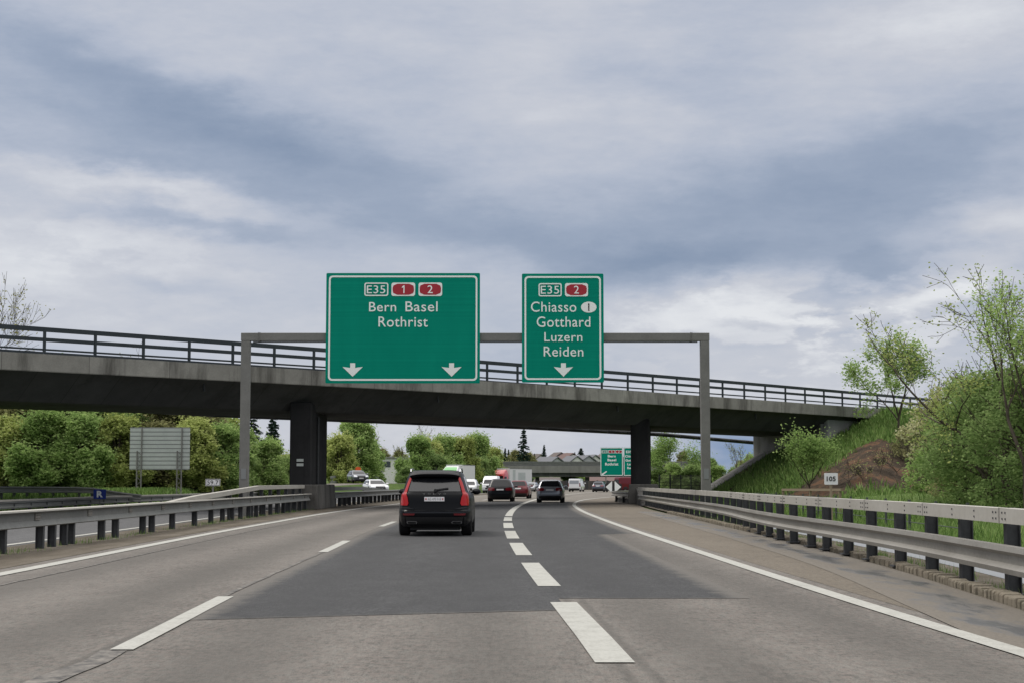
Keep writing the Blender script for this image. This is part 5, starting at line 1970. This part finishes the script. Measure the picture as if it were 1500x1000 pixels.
def bushy_tree(name, label, cat, mleaf, H, W_, per, size, low=0.15, nb=26, group=None, trunk_r=0.16, seed=0, twigs=True, lopside=0.0):
    """broad crown of leaf clumps on a branching trunk, open at its edge"""
    rng = np.random.default_rng(seed + 100)
    t = thing(name, (0, 0, 0), label, cat, group)
    blobs = []
    nb = int(nb * 1.7)
    for k in range(nb):
        u = rng.uniform(0, 1)
        z = H * (low + (0.94 - low) * u)
        env = W_ / 2 * (math.sin(math.pi * min(0.98, 0.20 + 0.74 * u)) ** 0.7)
        a_ = rng.uniform(0, 2 * math.pi)
        rr_ = env * math.sqrt(rng.uniform(0.02, 1.0)) * 0.82
        r_ = W_ * rng.uniform(0.06, 0.15)
        blobs.append((rr_ * math.cos(a_) + lopside * u, rr_ * math.sin(a_), min(z, H - r_ * 0.8), r_))
    pts = clump_points(blobs, per, 0.45)
    # ragged sprays beyond the clumps
    ex = pts[rng.integers(0, len(pts), len(pts) // 4)] + rng.normal(0, W_ * 0.05, (len(pts) // 4, 3)) + np.array([0, 0, W_ * 0.03])
    pts = np.concatenate([pts, ex])
    pts = pts[pts[:, 2] > 0.05]
    V = leaf_quads(pts, size, 0.55, 0.6)
    npmesh("crown", V, np.arange(len(V)).reshape(-1, 4), mleaf, t)
    mb = MB()
    mb.tube((0, 0, -0.3), (0.05, 0.02, H * 0.35), trunk_r, trunk_r * 0.7, 8, False)
    for k, (x, y, z, r_) in enumerate(blobs):
        b0_ = Vector((0.05 * k / nb, 0, min(H * 0.3, z * 0.6)))
        mid = b0_.lerp(Vector((x, y, z)), 0.55) + Vector((0, 0, 0.06 * H))
        mb.tube(b0_, mid, trunk_r * 0.42, trunk_r * 0.24, 5, False)
        mb.tube(mid, (x, y, z), trunk_r * 0.24, trunk_r * 0.1, 4, False)
        if twigs:
            for _ in range(4):
                d_ = Vector(rand_dirs(1)[0]) + Vector((0, 0, 0.6))
                mb.tube((x, y, z), Vector((x, y, z)) + d_ * r_ * 1.15, trunk_r * 0.1, 0.012, 3, False)
    mb.build("trunk", M_bark, t, world=False)
    return t


def open_tree(name, label, cat, mleaf, H, seed, leaf_n, size, spread=0.6, depth=5, trunk_r=0.14, first=0.3, lean=(0, 0), group=None, up=0.15, jitter=0.18, kids=(2, 3), minr=0.007, height_bias=0.0):
    """real branching skeleton with leaves set along the outer twigs"""
    global RNG
    keep = RNG
    RNG = np.random.default_rng(seed)
    t = thing(name, (0, 0, 0), label, cat, group)
    mb = MB()
    tips = []
    top = Vector((lean[0], lean[1], H * first))
    mb.tube((0, 0, -0.3), top, trunk_r, trunk_r * 0.8, 8, False)
    for k in range(4):
        d_ = (Vector(rand_dirs(1)[0]) * spread + Vector((lean[0] * 0.2, lean[1] * 0.2, 1.0))).normalized()
        branches(mb, top * RNG.uniform(0.75, 1.0), d_, H * (0.62 - first * 0.4) * RNG.uniform(0.5, 0.62), trunk_r * 0.62, depth - 1, tips, spread, up, kids, 0.70, 0.25, minr, 2)
    zmax = max(tp[0].z for tp in tips)
    k_ = H / zmax
    mb.v = [(x * k_, y * k_, z * k_) for x, y, z in mb.v]
    mb.build("trunk", M_bark, t, world=False)
    T = np.array([tuple(tp[0] * k_) for tp in tips])
    idx = RNG.integers(0, len(T), leaf_n)
    pts = T[idx] + RNG.normal(0, jitter, (leaf_n, 3))
    if height_bias:
        k2 = RNG.uniform(0, 1, leaf_n) > height_bias * (pts[:, 2] / H) ** 1.5
        pts = pts[k2]
    V = leaf_quads(pts, size, 0.55, 0.6)
    npmesh("crown", V, np.arange(len(V)).reshape(-1, 4), mleaf, t)
    RNG = keep
    return t


def conifer(label, H, W_, seed, group=None, name="spruce_tree", gap=0.0):
    rng = np.random.default_rng(seed)
    t = thing(name, (0, 0, 0), label, "tree", group)
    mb = MB()
    mb.tube((0, 0, -0.3), (0, 0, H), W_ * 0.035, 0.02, 7, False)
    P_ = []
    z = H * 0.08
    while z < H * 0.985:
        f_ = 1 - z / H
        ln = W_ / 2 * (f_ ** 0.85) * rng.uniform(0.75, 1.12) + 0.08
        nb = 6
        for k in range(nb):
            a_ = 2 * math.pi * (k + rng.uniform(-0.35, 0.35)) / nb
            l2 = ln * rng.uniform(0.6, 1.15)
            if rng.uniform() < gap:
                continue
            tip = np.array([math.cos(a_) * l2, math.sin(a_) * l2, -0.22 * l2 + 0.1 * rng.normal()])
            b0_ = np.array([0, 0, z])
            mb.tube(b0_, b0_ + tip, 0.02 + 0.012 * ln, 0.008, 3, False)
            n = int(26 + 60 * l2 / max(W_ / 2, 0.1))
            s_ = rng.uniform(0.12, 1.0, n)
            p = b0_ + tip[None] * s_[:, None] + rng.normal(0, 1, (n, 3)) * np.array([0.10, 0.10, 0.07]) * (0.4 + l2 * 0.4)
            p[:, 2] -= 0.12 * l2 * rng.uniform(0, 1, n) * s_
            P_.append(p)
        z += H * 0.034
    pts = np.concatenate(P_)
    V = leaf_quads(pts, H * 0.017, 0.4)
    npmesh("crown", V, np.arange(len(V)).reshape(-1, 4), L_spruce, t)
    mb.build("trunk", M_bark, t, world=False)
    return t


def put(src, used, loc, rz=0.0, sc=(1, 1, 1), label=None, group=None):
    """first use moves the prototype itself, later uses copy it"""
    if src not in used:
        used.append(src)
        src.location, src.rotation_euler, src.scale = loc, (0, 0, rz), sc
        if label:
            src["label"] = label
        if group:
            src["group"] = group
        return src
    return copy_thing(src, loc, rz, sc, label, group)


USED = []
gx = lambda px, D: (px - 750.0) / F * D


def tz(x, d):
    return float(terrain(x, d)) - 0.05


# prototypes of the mid distance (about 110 m and beyond)
pA = bushy_tree("leafy_tree", "x", "tree", L_fresh, 9.5, 8.5, 520, 0.17, 0.03, 44, seed=1)
pB = bushy_tree("leafy_tree", "x", "tree", L_olive, 10.0, 8.0, 460, 0.16, 0.03, 42, seed=2)
pC = bushy_tree("leafy_tree", "x", "tree", L_yellow, 8.5, 8.0, 520, 0.17, 0.02, 42, seed=3)
pD_ = bushy_tree("leafy_tree", "x", "tree", L_deep, 8.5, 9.0, 520, 0.17, 0.02, 44, seed=4)
GL = "trees lining the bank on the left"
row = [(-95, pB, 118, 1.0, "brownish leafy tree, outermost at the left behind the bank"), (-20, pD_, 120, 1.05, "dark green leafy tree at the left end of the bank row"),
       (28, pB, 116, 1.02, "olive brown leafy tree left of the bright green one on the bank"), (92, pA, 114, 1.05, "bright green leafy tree in the middle of the left bank row"),
       (60, pD_, 128, 1.2, "tall dark green tree behind the olive brown one on the left bank"), (150, pD_, 116, 1.0, "deep green tree just left of the ribbed sign"),
       (188, pB, 122, 1.1, "brown olive tree behind the left edge of the ribbed sign"), (232, pC, 124, 1.05, "yellow green tree rising over the ribbed sign"),
       (262, pB, 118, 0.98, "brownish tree behind the right edge of the ribbed sign"), (300, pD_, 122, 0.82, "low deep green tree right of the ribbed sign"),
       (322, pC, 128, 0.80, "yellow green bush tree left of the left gantry post")]
for k, (px, src, D, sc, lab) in enumerate(row):
    x = gx(px, D)
    put(src, USED, (x, D, tz(x, D)), k * 1.3, (sc, sc, sc * 0.86), lab, GL)
for k, (px, src, D, h, lab) in enumerate(((352, pA, 124, 0.52, "fresh green shrub behind the left gantry post"), (392, pA, 126, 0.50, "rounded fresh green shrub right of the left gantry post"),
                                          (420, pD_, 128, 0.40, "low dark green shrub beside the left pier"), (438, pC, 138, 0.5, "yellow green shrub half behind the left pier"))):
    x = gx(px, D)
    put(src, USED, (x, D, tz(x, D)), 2 + k * 1.7, (h * 1.05, h * 1.05, h), lab, "shrubs behind the left gantry post")

for k, (px, src, D, h, lab) in enumerate(((10, pC, 111, 0.60, "yellow green shrub at the foot of the left bank row, outermost left"), (66, pA, 110, 0.58, "fresh green shrub below the tall dark green tree of the left bank row"),
                                          (122, pA, 110, 0.55, "fresh green shrub halfway between the blue R sign and the ribbed sign"), (172, pC, 112, 0.62, "yellow green shrub at the left edge of the ribbed sign"),
                                          (286, pC, 113, 0.60, "yellow green shrub just right of the ribbed sign"), (322, pA, 115, 0.55, "fresh green shrub behind the 59.7 plate"))):
    x = gx(px, D)
    put(src, USED, (x, D, tz(x, D)), 3 + k * 1.3, (h * 1.2, h, h), lab, "low shrubs along the left bank")

# bare headed tree above the overpass at the far left
t = open_tree("bare_tree", "tall twiggy tree with few leaves showing above the overpass at far left", "tree", L_olive, 15.6, 5, 2600, 0.10, 0.62, 6, 0.22, 0.22, minr=0.014, kids=(2, 4))
t.location = (gx(-22, 112), 112, tz(gx(-22, 112), 112))
t = open_tree("bare_tree", "small twiggy tree seen through the overpass railing at left", "tree", L_olive, 11.6, 15, 700, 0.09, 0.6, 5, 0.16, 0.3, minr=0.012, kids=(2, 3))
t.location = (gx(170, 120), 120, tz(gx(170, 120), 120))

# conifers
t = conifer("dark dense spruce left of the left pier", 11.6, 5.6, 3)
t.location = (gx(400, 225), 225, 0)
t = conifer("thin open pine half hidden by the left gantry post", 12.6, 7.5, 9, None, "pine_tree", 0.45)
t.location = (gx(372, 232), 232, 0)
t = conifer("tall dark conifer standing beyond the far overpass", 16.8, 8.0, 21, None, "spruce_tree", 0.25)
t.location = (gx(767, 440), 440, 0)

# mid distance trees under the overpass
mid = [(498, pC, 205, 0.84, "yellow green tree just right of the left pier"), (522, pA, 212, 0.98, "fresh green tree second from the left pier"), (542, pA, 222, 0.70, "small fresh green tree above the white oncoming car"),
       (612, pA, 250, 0.86, "fresh green tree left of the big SUV roof"), (622, pC, 262, 0.98, "yellow green tree above the left part of the SUV roof"), (650, pA, 268, 0.92, "fresh green tree behind the white lorry"),
       (676, pC, 275, 1.02, "pale yellow green tree just right of the white lorry cab"), (700, pA, 285, 1.0, "fresh green tree above the oncoming white van"), (722, pC, 300, 0.88, "yellow green tree at the right end behind the red lorry"),
       (596, pD_, 240, 0.40, "low dark green bush left of the big SUV"), (640, pD_, 250, 0.62, "low dark bush between the white lorry and the SUV"), (705, pD_, 280, 0.62, "low dark bush behind the oncoming white van")]
for k, (px, src, D, sc, lab) in enumerate(mid):
    x = gx(px, D)
    put(src, USED, (x, D, tz(x, D)), k * 0.9 + 0.4, (sc, sc, sc), lab, "trees along the motorway bend")
t = open_tree("bare_tree", "thin leafless tree rising behind the fresh green trees of the bend", "tree", L_buds, 11.5, 33, 500, 0.10, 0.5, 5, 0.14, 0.3, minr=0.02)
t.location = (gx(612, 272), 272, 0)
t = open_tree("bare_tree", "slim twiggy tree right of the left pier", "tree", L_buds, 9.6, 34, 500, 0.10, 0.45, 5, 0.14, 0.3, minr=0.018)
t.location = (gx(530, 225), 225, 0)

# right of the right pier
t = open_tree("young_tree", "light green loose tree right of the right pier", "tree", L_fresh, 5.8, 41, 8000, 0.085, 0.62, 5, 0.12, 0.18, jitter=0.35, minr=0.01)
t.location = (gx(990, 150), 150, 0)
hg = [(962, pD_, 150, 0.30, "low dark hedge bush just right of the right pier"), (985, pA, 146, 0.32, "fresh green bush in front of the loose tree"), (1012, pD_, 145, 0.34, "dark green bush left of the right gantry post"),
      (1050, pA, 150, 0.30, "fresh green bush right of the right gantry post"), (1078, pD_, 150, 0.32, "dark green bush left of the paved slope"), (1102, pA, 158, 0.42, "fresh green bush at the top of the paved slope")]
for k, (px, src, D, sc, lab) in enumerate(hg):
    x = gx(px, D)
    put(src, USED, (x, D, 0.0), k * 1.1, (sc * 1.15, sc, sc), lab, "bushes beyond the right pier")
t = open_tree("bare_tree", "pale budding sapling between the right gantry post and the abutment", "tree", L_buds, 5.0, 43, 500, 0.06, 0.5, 5, 0.06, 0.25, minr=0.008)
t.location = (gx(1075, 145), 145, 0.2)

# in front of the abutment and on the embankment
x = gx(1184, 99)
t = open_tree("young_tree", "small fresh green tree standing in front of the abutment", "tree", L_fresh, 4.0, 51, 5200, 0.075, 0.55, 5, 0.07, 0.15, jitter=0.28, minr=0.008)
t.location = (x, 99, tz(x, 99))
x = gx(1316, 112)
t = open_tree("young_tree", "round crowned light green tree on top of the embankment", "tree", L_fresh, 7.2, 52, 6500, 0.10, 0.72, 6, 0.11, 0.18, jitter=0.26, minr=0.010, up=0.08)
t.location = (x, 112, tz(x, 112))
x = gx(1366, 80)
t = bushy_tree("flowering_bush", "bush with cream blossom beside the embankment top", "bush", L_cream, 4.2, 3.6, 420, 0.075, 0.1, 20, None, 0.07, seed=12)
t.location = (x, 80, 2.0)
for k, (px, D, h, w_, m_, lab) in enumerate(((1356, 90, 3.4, 3.4, L_fresh, "leafy green bush below the round crowned tree"), (1410, 86, 5.4, 4.6, L_deep, "dark leafy bush right of the cream flowering bush"),
                                             (1330, 104, 2.2, 3.0, L_olive, "olive scrub at the top of the bare soil slope"))):
    x = gx(px, D)
    t = bushy_tree("leafy_bush", lab, "bush", m_, h, w_, 420, 0.085, 0.05, 24, "bushes on the right embankment", 0.08, seed=30 + k)
    t.location = (x, D, tz(x, D))
# big thicket at the right edge
near = [(1425, 62, 4.4, 4.8, L_fresh, "fresh green thicket bush, left end of the right roadside mass"), (1450, 58, 5.0, 5.4, L_deep, "broad fresh green bush in the middle of the right roadside mass"),
        (1420, 66, 5.0, 4.8, L_olive, "olive leaved bush behind the broad fresh green one at right"), (1490, 64, 5.4, 5.4, L_olive, "tall olive bush behind the right roadside mass"),
        (1520, 52, 4.6, 5.4, L_deep, "dark green bush cut off by the right picture edge"), (1560, 60, 5.8, 6.0, L_fresh, "tall fresh green bush outermost at the right"),
        (1640, 62, 5.6, 6.0, L_deep, "dark green bush beyond the tall fresh green one at right"), (1740, 64, 6.0, 6.5, L_fresh, "last fresh green bush beyond the right picture edge")]
for k, (px, D, h, w_, m_, lab) in enumerate(near):
    x = gx(px, D)
    t = bushy_tree("leafy_bush", lab, "bush", m_, h, w_, 720, 0.062, 0.02, 40, "bushes massed at the right edge", 0.09, seed=60 + k)
    t.location = (x, D, tz(x, D))
x = gx(1476, 54)
t = open_tree("open_tree", "tall sparse tree with bare reaching branches at the right edge", "tree", L_yellow, 9.0, 77, 6500, 0.056, 0.95, 6, 0.13, 0.2, jitter=0.15, minr=0.009, up=0.03, height_bias=0.80, lean=(-0.3, 0), kids=(2, 3))
t.location = (x, 54, tz(x, 54))
x = gx(1500, 50)
t = open_tree("open_tree", "second sparse tree with fresh leaves cut by the right picture edge", "tree", L_fresh, 7.6, 79, 7500, 0.055, 0.6, 6, 0.11, 0.2, jitter=0.20, minr=0.008, height_bias=0.35)
t.location = (x, 50, tz(x, 50))
# bare stems and cut brush on the soil slope
for k, (px, D, h) in enumerate(((1242, 97, 1.6), (1288, 98, 1.3), (1312, 99, 2.2), (1334, 100, 2.6), (1262, 96, 1.0))):
    x = gx(px, D)
    t = open_tree("bare_shrub", ["thin bare shrub on the left part of the soil slope", "low bare shrub in the middle of the soil slope", "bare shrub right of the middle of the soil slope",
                                 "tall bare shrub at the right end of the soil slope", "shortest bare shrub at the foot of the soil slope"][k], "shrub", L_olive, h, 90 + k, 90, 0.06, 0.8, 4, 0.025, 0.08,
                  group="bare shrubs on the soil slope", minr=0.008, kids=(2, 4))
    t.location = (x, D, tz(x, D))

# ------------------------------------------------------------------ far overpass, wall, village
FB = 390.0
fb = thing("far_overpass", (gx(820, FB), FB, 0), "distant pale concrete overpass crossing behind the traffic", "bridge")
yl, yr = P(690, 676, FB), P(1000, 679, FB)
z_t, z_b = P(800, 682.5, FB).z, P(800, 697.5, FB).z
xl, xr = gx(650, FB), gx(1040, FB)
zm = P(800, 689.5, FB).z
MB().box(((xl + xr) / 2, FB + 5, (zm + z_b) / 2), (xr - xl, 9, zm - z_b)).build("deck_slab", M_under, fb)
MB().box(((xl + xr) / 2, FB, (z_t + zm) / 2 - 0.1), (xr - xl, 0.5, z_t - zm + 0.5)).build("edge_beam", M_farconc, fb)
mb = MB()
zt_ = P(800, 675.5, FB).z
for z_ in np.linspace(z_t + 0.2, zt_, 4):
    mb.box(((xl + xr) / 2, FB + 0.1, z_), (xr - xl, 0.08, 0.14))
mb.box(((xl + xr) / 2, FB + 0.3, (z_t + zt_) / 2), (xr - xl, 0.04, zt_ - z_t))
for x in np.arange(xl, xr, 2.4):
    mb.box((x, FB + 0.2, (z_t + zt_) / 2), (0.08, 0.08, zt_ - z_t))
mb.build("railing", M_raildull, fb)
for px, D in ((772, FB + 3), (787, FB + 4), (860, FB + 3)):
    MB().box((gx(px, D), D + 1, z_b / 2 - 0.3), (1.0, 2.0, z_b + 0.5)).build("pier", M_under, fb)

nw_ = thing("noise_wall", (gx(840, 300), 300, 0), "long dark noise wall behind the far traffic", "wall")
a_, b_ = P(786, 712, 302), P(905, 712, 296)
zt_ = P(830, 703.5, 300).z
MB().bar((a_.x, a_.y, zt_ / 2), (b_.x, b_.y, zt_ / 2), 0.2, zt_).build("wall_panel", M_darkwall, nw_)
for f_ in np.linspace(0, 1, 9):
    p = a_.lerp(b_, f_)
    MB().box((p.x, p.y - 0.12, zt_ / 2 + 0.05), (0.25, 0.2, zt_ + 0.1)).build("wall_post", M_post, nw_)

M_hwall = [mat("cream_render", (0.52, 0.50, 0.44), 0.9), mat("white_render", (0.62, 0.62, 0.60), 0.9), mat("grey_render", (0.36, 0.37, 0.39), 0.9)]
M_roof = [mat("slate_roof", (0.13, 0.135, 0.15), 0.9), mat("brown_roof", (0.10, 0.085, 0.08), 0.9), mat("red_tile_roof", (0.13, 0.085, 0.078), 0.9)]
M_hwin = mat("house_window", (0.05, 0.06, 0.07), 0.2)


def house(label, px, py, D, wd, h, rh, wm, rmx, rz, dp=9.0):
    p = P(px, py, D)
    zb0 = p.z - h - rh
    t = thing("house", (p.x, D, zb0), label, "house", "houses of the village on the hill", rz)
    MB().box((0, 0, h / 2 - 1.5), (wd, dp, h + 3)).build("wall", wm, t, world=False)
    mb = MB()
    ov_ = 0.5
    # gable faces the camera: ridge along y
    v_ = [(-wd / 2 - ov_, -dp / 2 - ov_, h - 0.15), (wd / 2 + ov_, -dp / 2 - ov_, h - 0.15), (0, -dp / 2 - ov_, h + rh), (-wd / 2 - ov_, dp / 2 + ov_, h - 0.15), (wd / 2 + ov_, dp / 2 + ov_, h - 0.15), (0, dp / 2 + ov_, h + rh),
          (-wd / 2 - ov_, -dp / 2 - ov_, h + 0.2), (wd / 2 + ov_, -dp / 2 - ov_, h + 0.2), (0, -dp / 2 - ov_, h + rh + 0.35), (-wd / 2 - ov_, dp / 2 + ov_, h + 0.2), (wd / 2 + ov_, dp / 2 + ov_, h + 0.2), (0, dp / 2 + ov_, h + rh + 0.35)]
    mb.add(v_, [(0, 2, 5, 3), (2, 1, 4, 5), (6, 9, 11, 8), (8, 11, 10, 7), (0, 6, 8, 2), (2, 8, 7, 1), (3, 5, 11, 9), (5, 4, 10, 11), (0, 3, 9, 6), (1, 7, 10, 4)])
    r_ = mb.build("roof", rmx, t, world=False)
    MB().add([(-wd / 2, -dp / 2 - 0.01, h - 0.2), (wd / 2, -dp / 2 - 0.01, h - 0.2), (0, -dp / 2 - 0.01, h + rh - 0.1), (-wd / 2, dp / 2 + 0.01, h - 0.2), (wd / 2, dp / 2 + 0.01, h - 0.2), (0, dp / 2 + 0.01, h + rh - 0.1)],
             [(0, 1, 2), (5, 4, 3), (0, 3, 4, 1)]).build("gable", wm, t, world=False)
    MB().box((wd * 0.2, dp * 0.15, h + rh * 0.9), (0.7, 0.7, 1.6)).build("chimney", wm, r_, world=False)
    for k in range(2):
        for j in range(2):
            MB().box(((-0.24 + 0.48 * k) * wd, -dp / 2 - 0.03, h * (0.25 + 0.45 * j)), (1.1, 0.08, 1.3)).build("window", M_hwin, t, world=False)
    return t


hs_ = [(784, 665.5, 640, 7, 4.5, 3.0, 0, 1, 0.5, "cream house with a brown roof, leftmost of the village"), (804, 669.5, 600, 10, 2.6, 2.8, 2, 0, 0.75, "long low house with grey slate roof in front row, left"),
       (817, 663.0, 660, 9, 4.5, 3.2, 1, 1, 0.3, "white gabled house beside the pointed conifer"), (828, 664.0, 655, 11, 4.5, 3.0, 0, 2, 0.7, "house with a red brown roof in the middle of the village"),
       (838, 668.0, 610, 8, 3.0, 3.0, 1, 0, 0.4, "white gabled house with slate roof in the front row, middle"), (852, 667.5, 615, 11, 3.0, 3.2, 2, 0, 0.6, "broad slate roofed house in the front row, right"),
       (866, 666.5, 640, 8, 4.5, 3.0, 1, 0, 0.35, "white house with grey roof left of the distant green sign"), (876, 667, 650, 8, 4.5, 2.6, 1, 1, 0.5, "pale house touching the distant green sign"),
       (888, 664.5, 690, 9, 4.5, 3.0, 0, 2, 0.5, "red roofed house hidden mostly by the distant green sign")]
for px, py, D, wd, h, rh, wi, ri, rz, lab in hs_:
    house(lab, px, py, D, wd, h, rh, M_hwall[wi], M_roof[ri], rz)
x = gx(578, 330)
hb = thing("flat_building", (x, 330, 0), "white flat roofed building between the two tree groups at left", "building")
pz = P(578, 671, 330).z
MB().box((x, 330, pz / 2), (5.6, 6, pz)).build("wall", M_hwall[1], hb)
MB().box((x, 330, pz + 0.15), (6.2, 6.6, 0.3)).build("roof", M_farconc, hb)
for k in range(2):
    MB().box((x - 1.2 + 2.2 * k, 326.98, pz - 1.2), (1.3, 0.08, 1.2)).build("window", M_hwin, hb)
for (px, py, D, wd, lab) in ((885, 699, 430, 12, "low white house with red roof seen under the far overpass"), (812, 700, 430, 16, "long beige shed seen under the far overpass")):
    house(lab, px, py, D, wd, 4.0, 1.6, M_hwall[0], M_roof[2] if px > 850 else M_roof[1], 1.4)
cf = [(797, 650, 620, 9.0, "slim pointed conifer among the village houses"), (851, 655, 640, 10.5, "broad dark conifer at the right of the village"), (740, 655, 600, 9, "left one of two small conifers above the red lorry"),
      (745, 657, 604, 8, "right one of two small conifers above the red lorry"), (783, 663, 600, 6, "short conifer at the left end of the village"), (842, 661, 660, 6, "short pointed conifer behind the village roofs")]
cp = None
for k, (px, py, D, h, lab) in enumerate(cf):
    p = P(px, py, D)
    if cp is None:
        cp = conifer(lab, 10.0, 5.0, 71, "conifers of the village")
        t = cp
    else:
        t = copy_thing(cp, (0, 0, 0), k * 1.0, None, lab, "conifers of the village")
    s_ = h / 10.0
    wf = 1.7 if px == 851 else 0.95
    t.location = (p.x, D, p.z - h)
    t.scale = (s_ * wf, s_ * wf, s_)
# loose woods on the rising land
lab_i = 0
for px, D, sc, src in ((560, 520, 1.0, pB), (585, 540, 0.9, pB), (555, 500, 0.7, pB), (690, 560, 0.9, pD_), (755, 540, 0.9, pB), (775, 545, 0.8, pB), (832, 400, 0.55, pD_), (845, 405, 0.5, pA),
                       (900, 560, 0.9, pD_), (930, 560, 0.9, pB), (965, 600, 0.9, pD_), (1000, 620, 0.8, pB), (1040, 640, 0.8, pD_), (1085, 640, 0.8, pB)):
    x = gx(px, D)
    labs = ["brown tree on the far slope above the white flat roofed building", "brown tree on the far slope right of the flat roofed building", "small brown tree on the far slope left of the flat roofed building", "dark tree beyond the bend trees",
            "brown tree left of the tall dark conifer's foot", "brown tree right of the tall dark conifer's foot", "dark green bush under the far overpass, left", "fresh green bush under the far overpass, right",
            "dark far tree behind the distant green sign", "brown far tree behind the right pier", "dark far tree just right of the right pier", "brown far tree left of the right gantry post", "dark far tree right of the right gantry post",
            "brown far tree left of the abutment"]
    put(src, USED, (x, D, tz(x, D)), px * 0.37, (sc, sc, sc), labs[lab_i], "far trees on the rising land")
    lab_i += 1
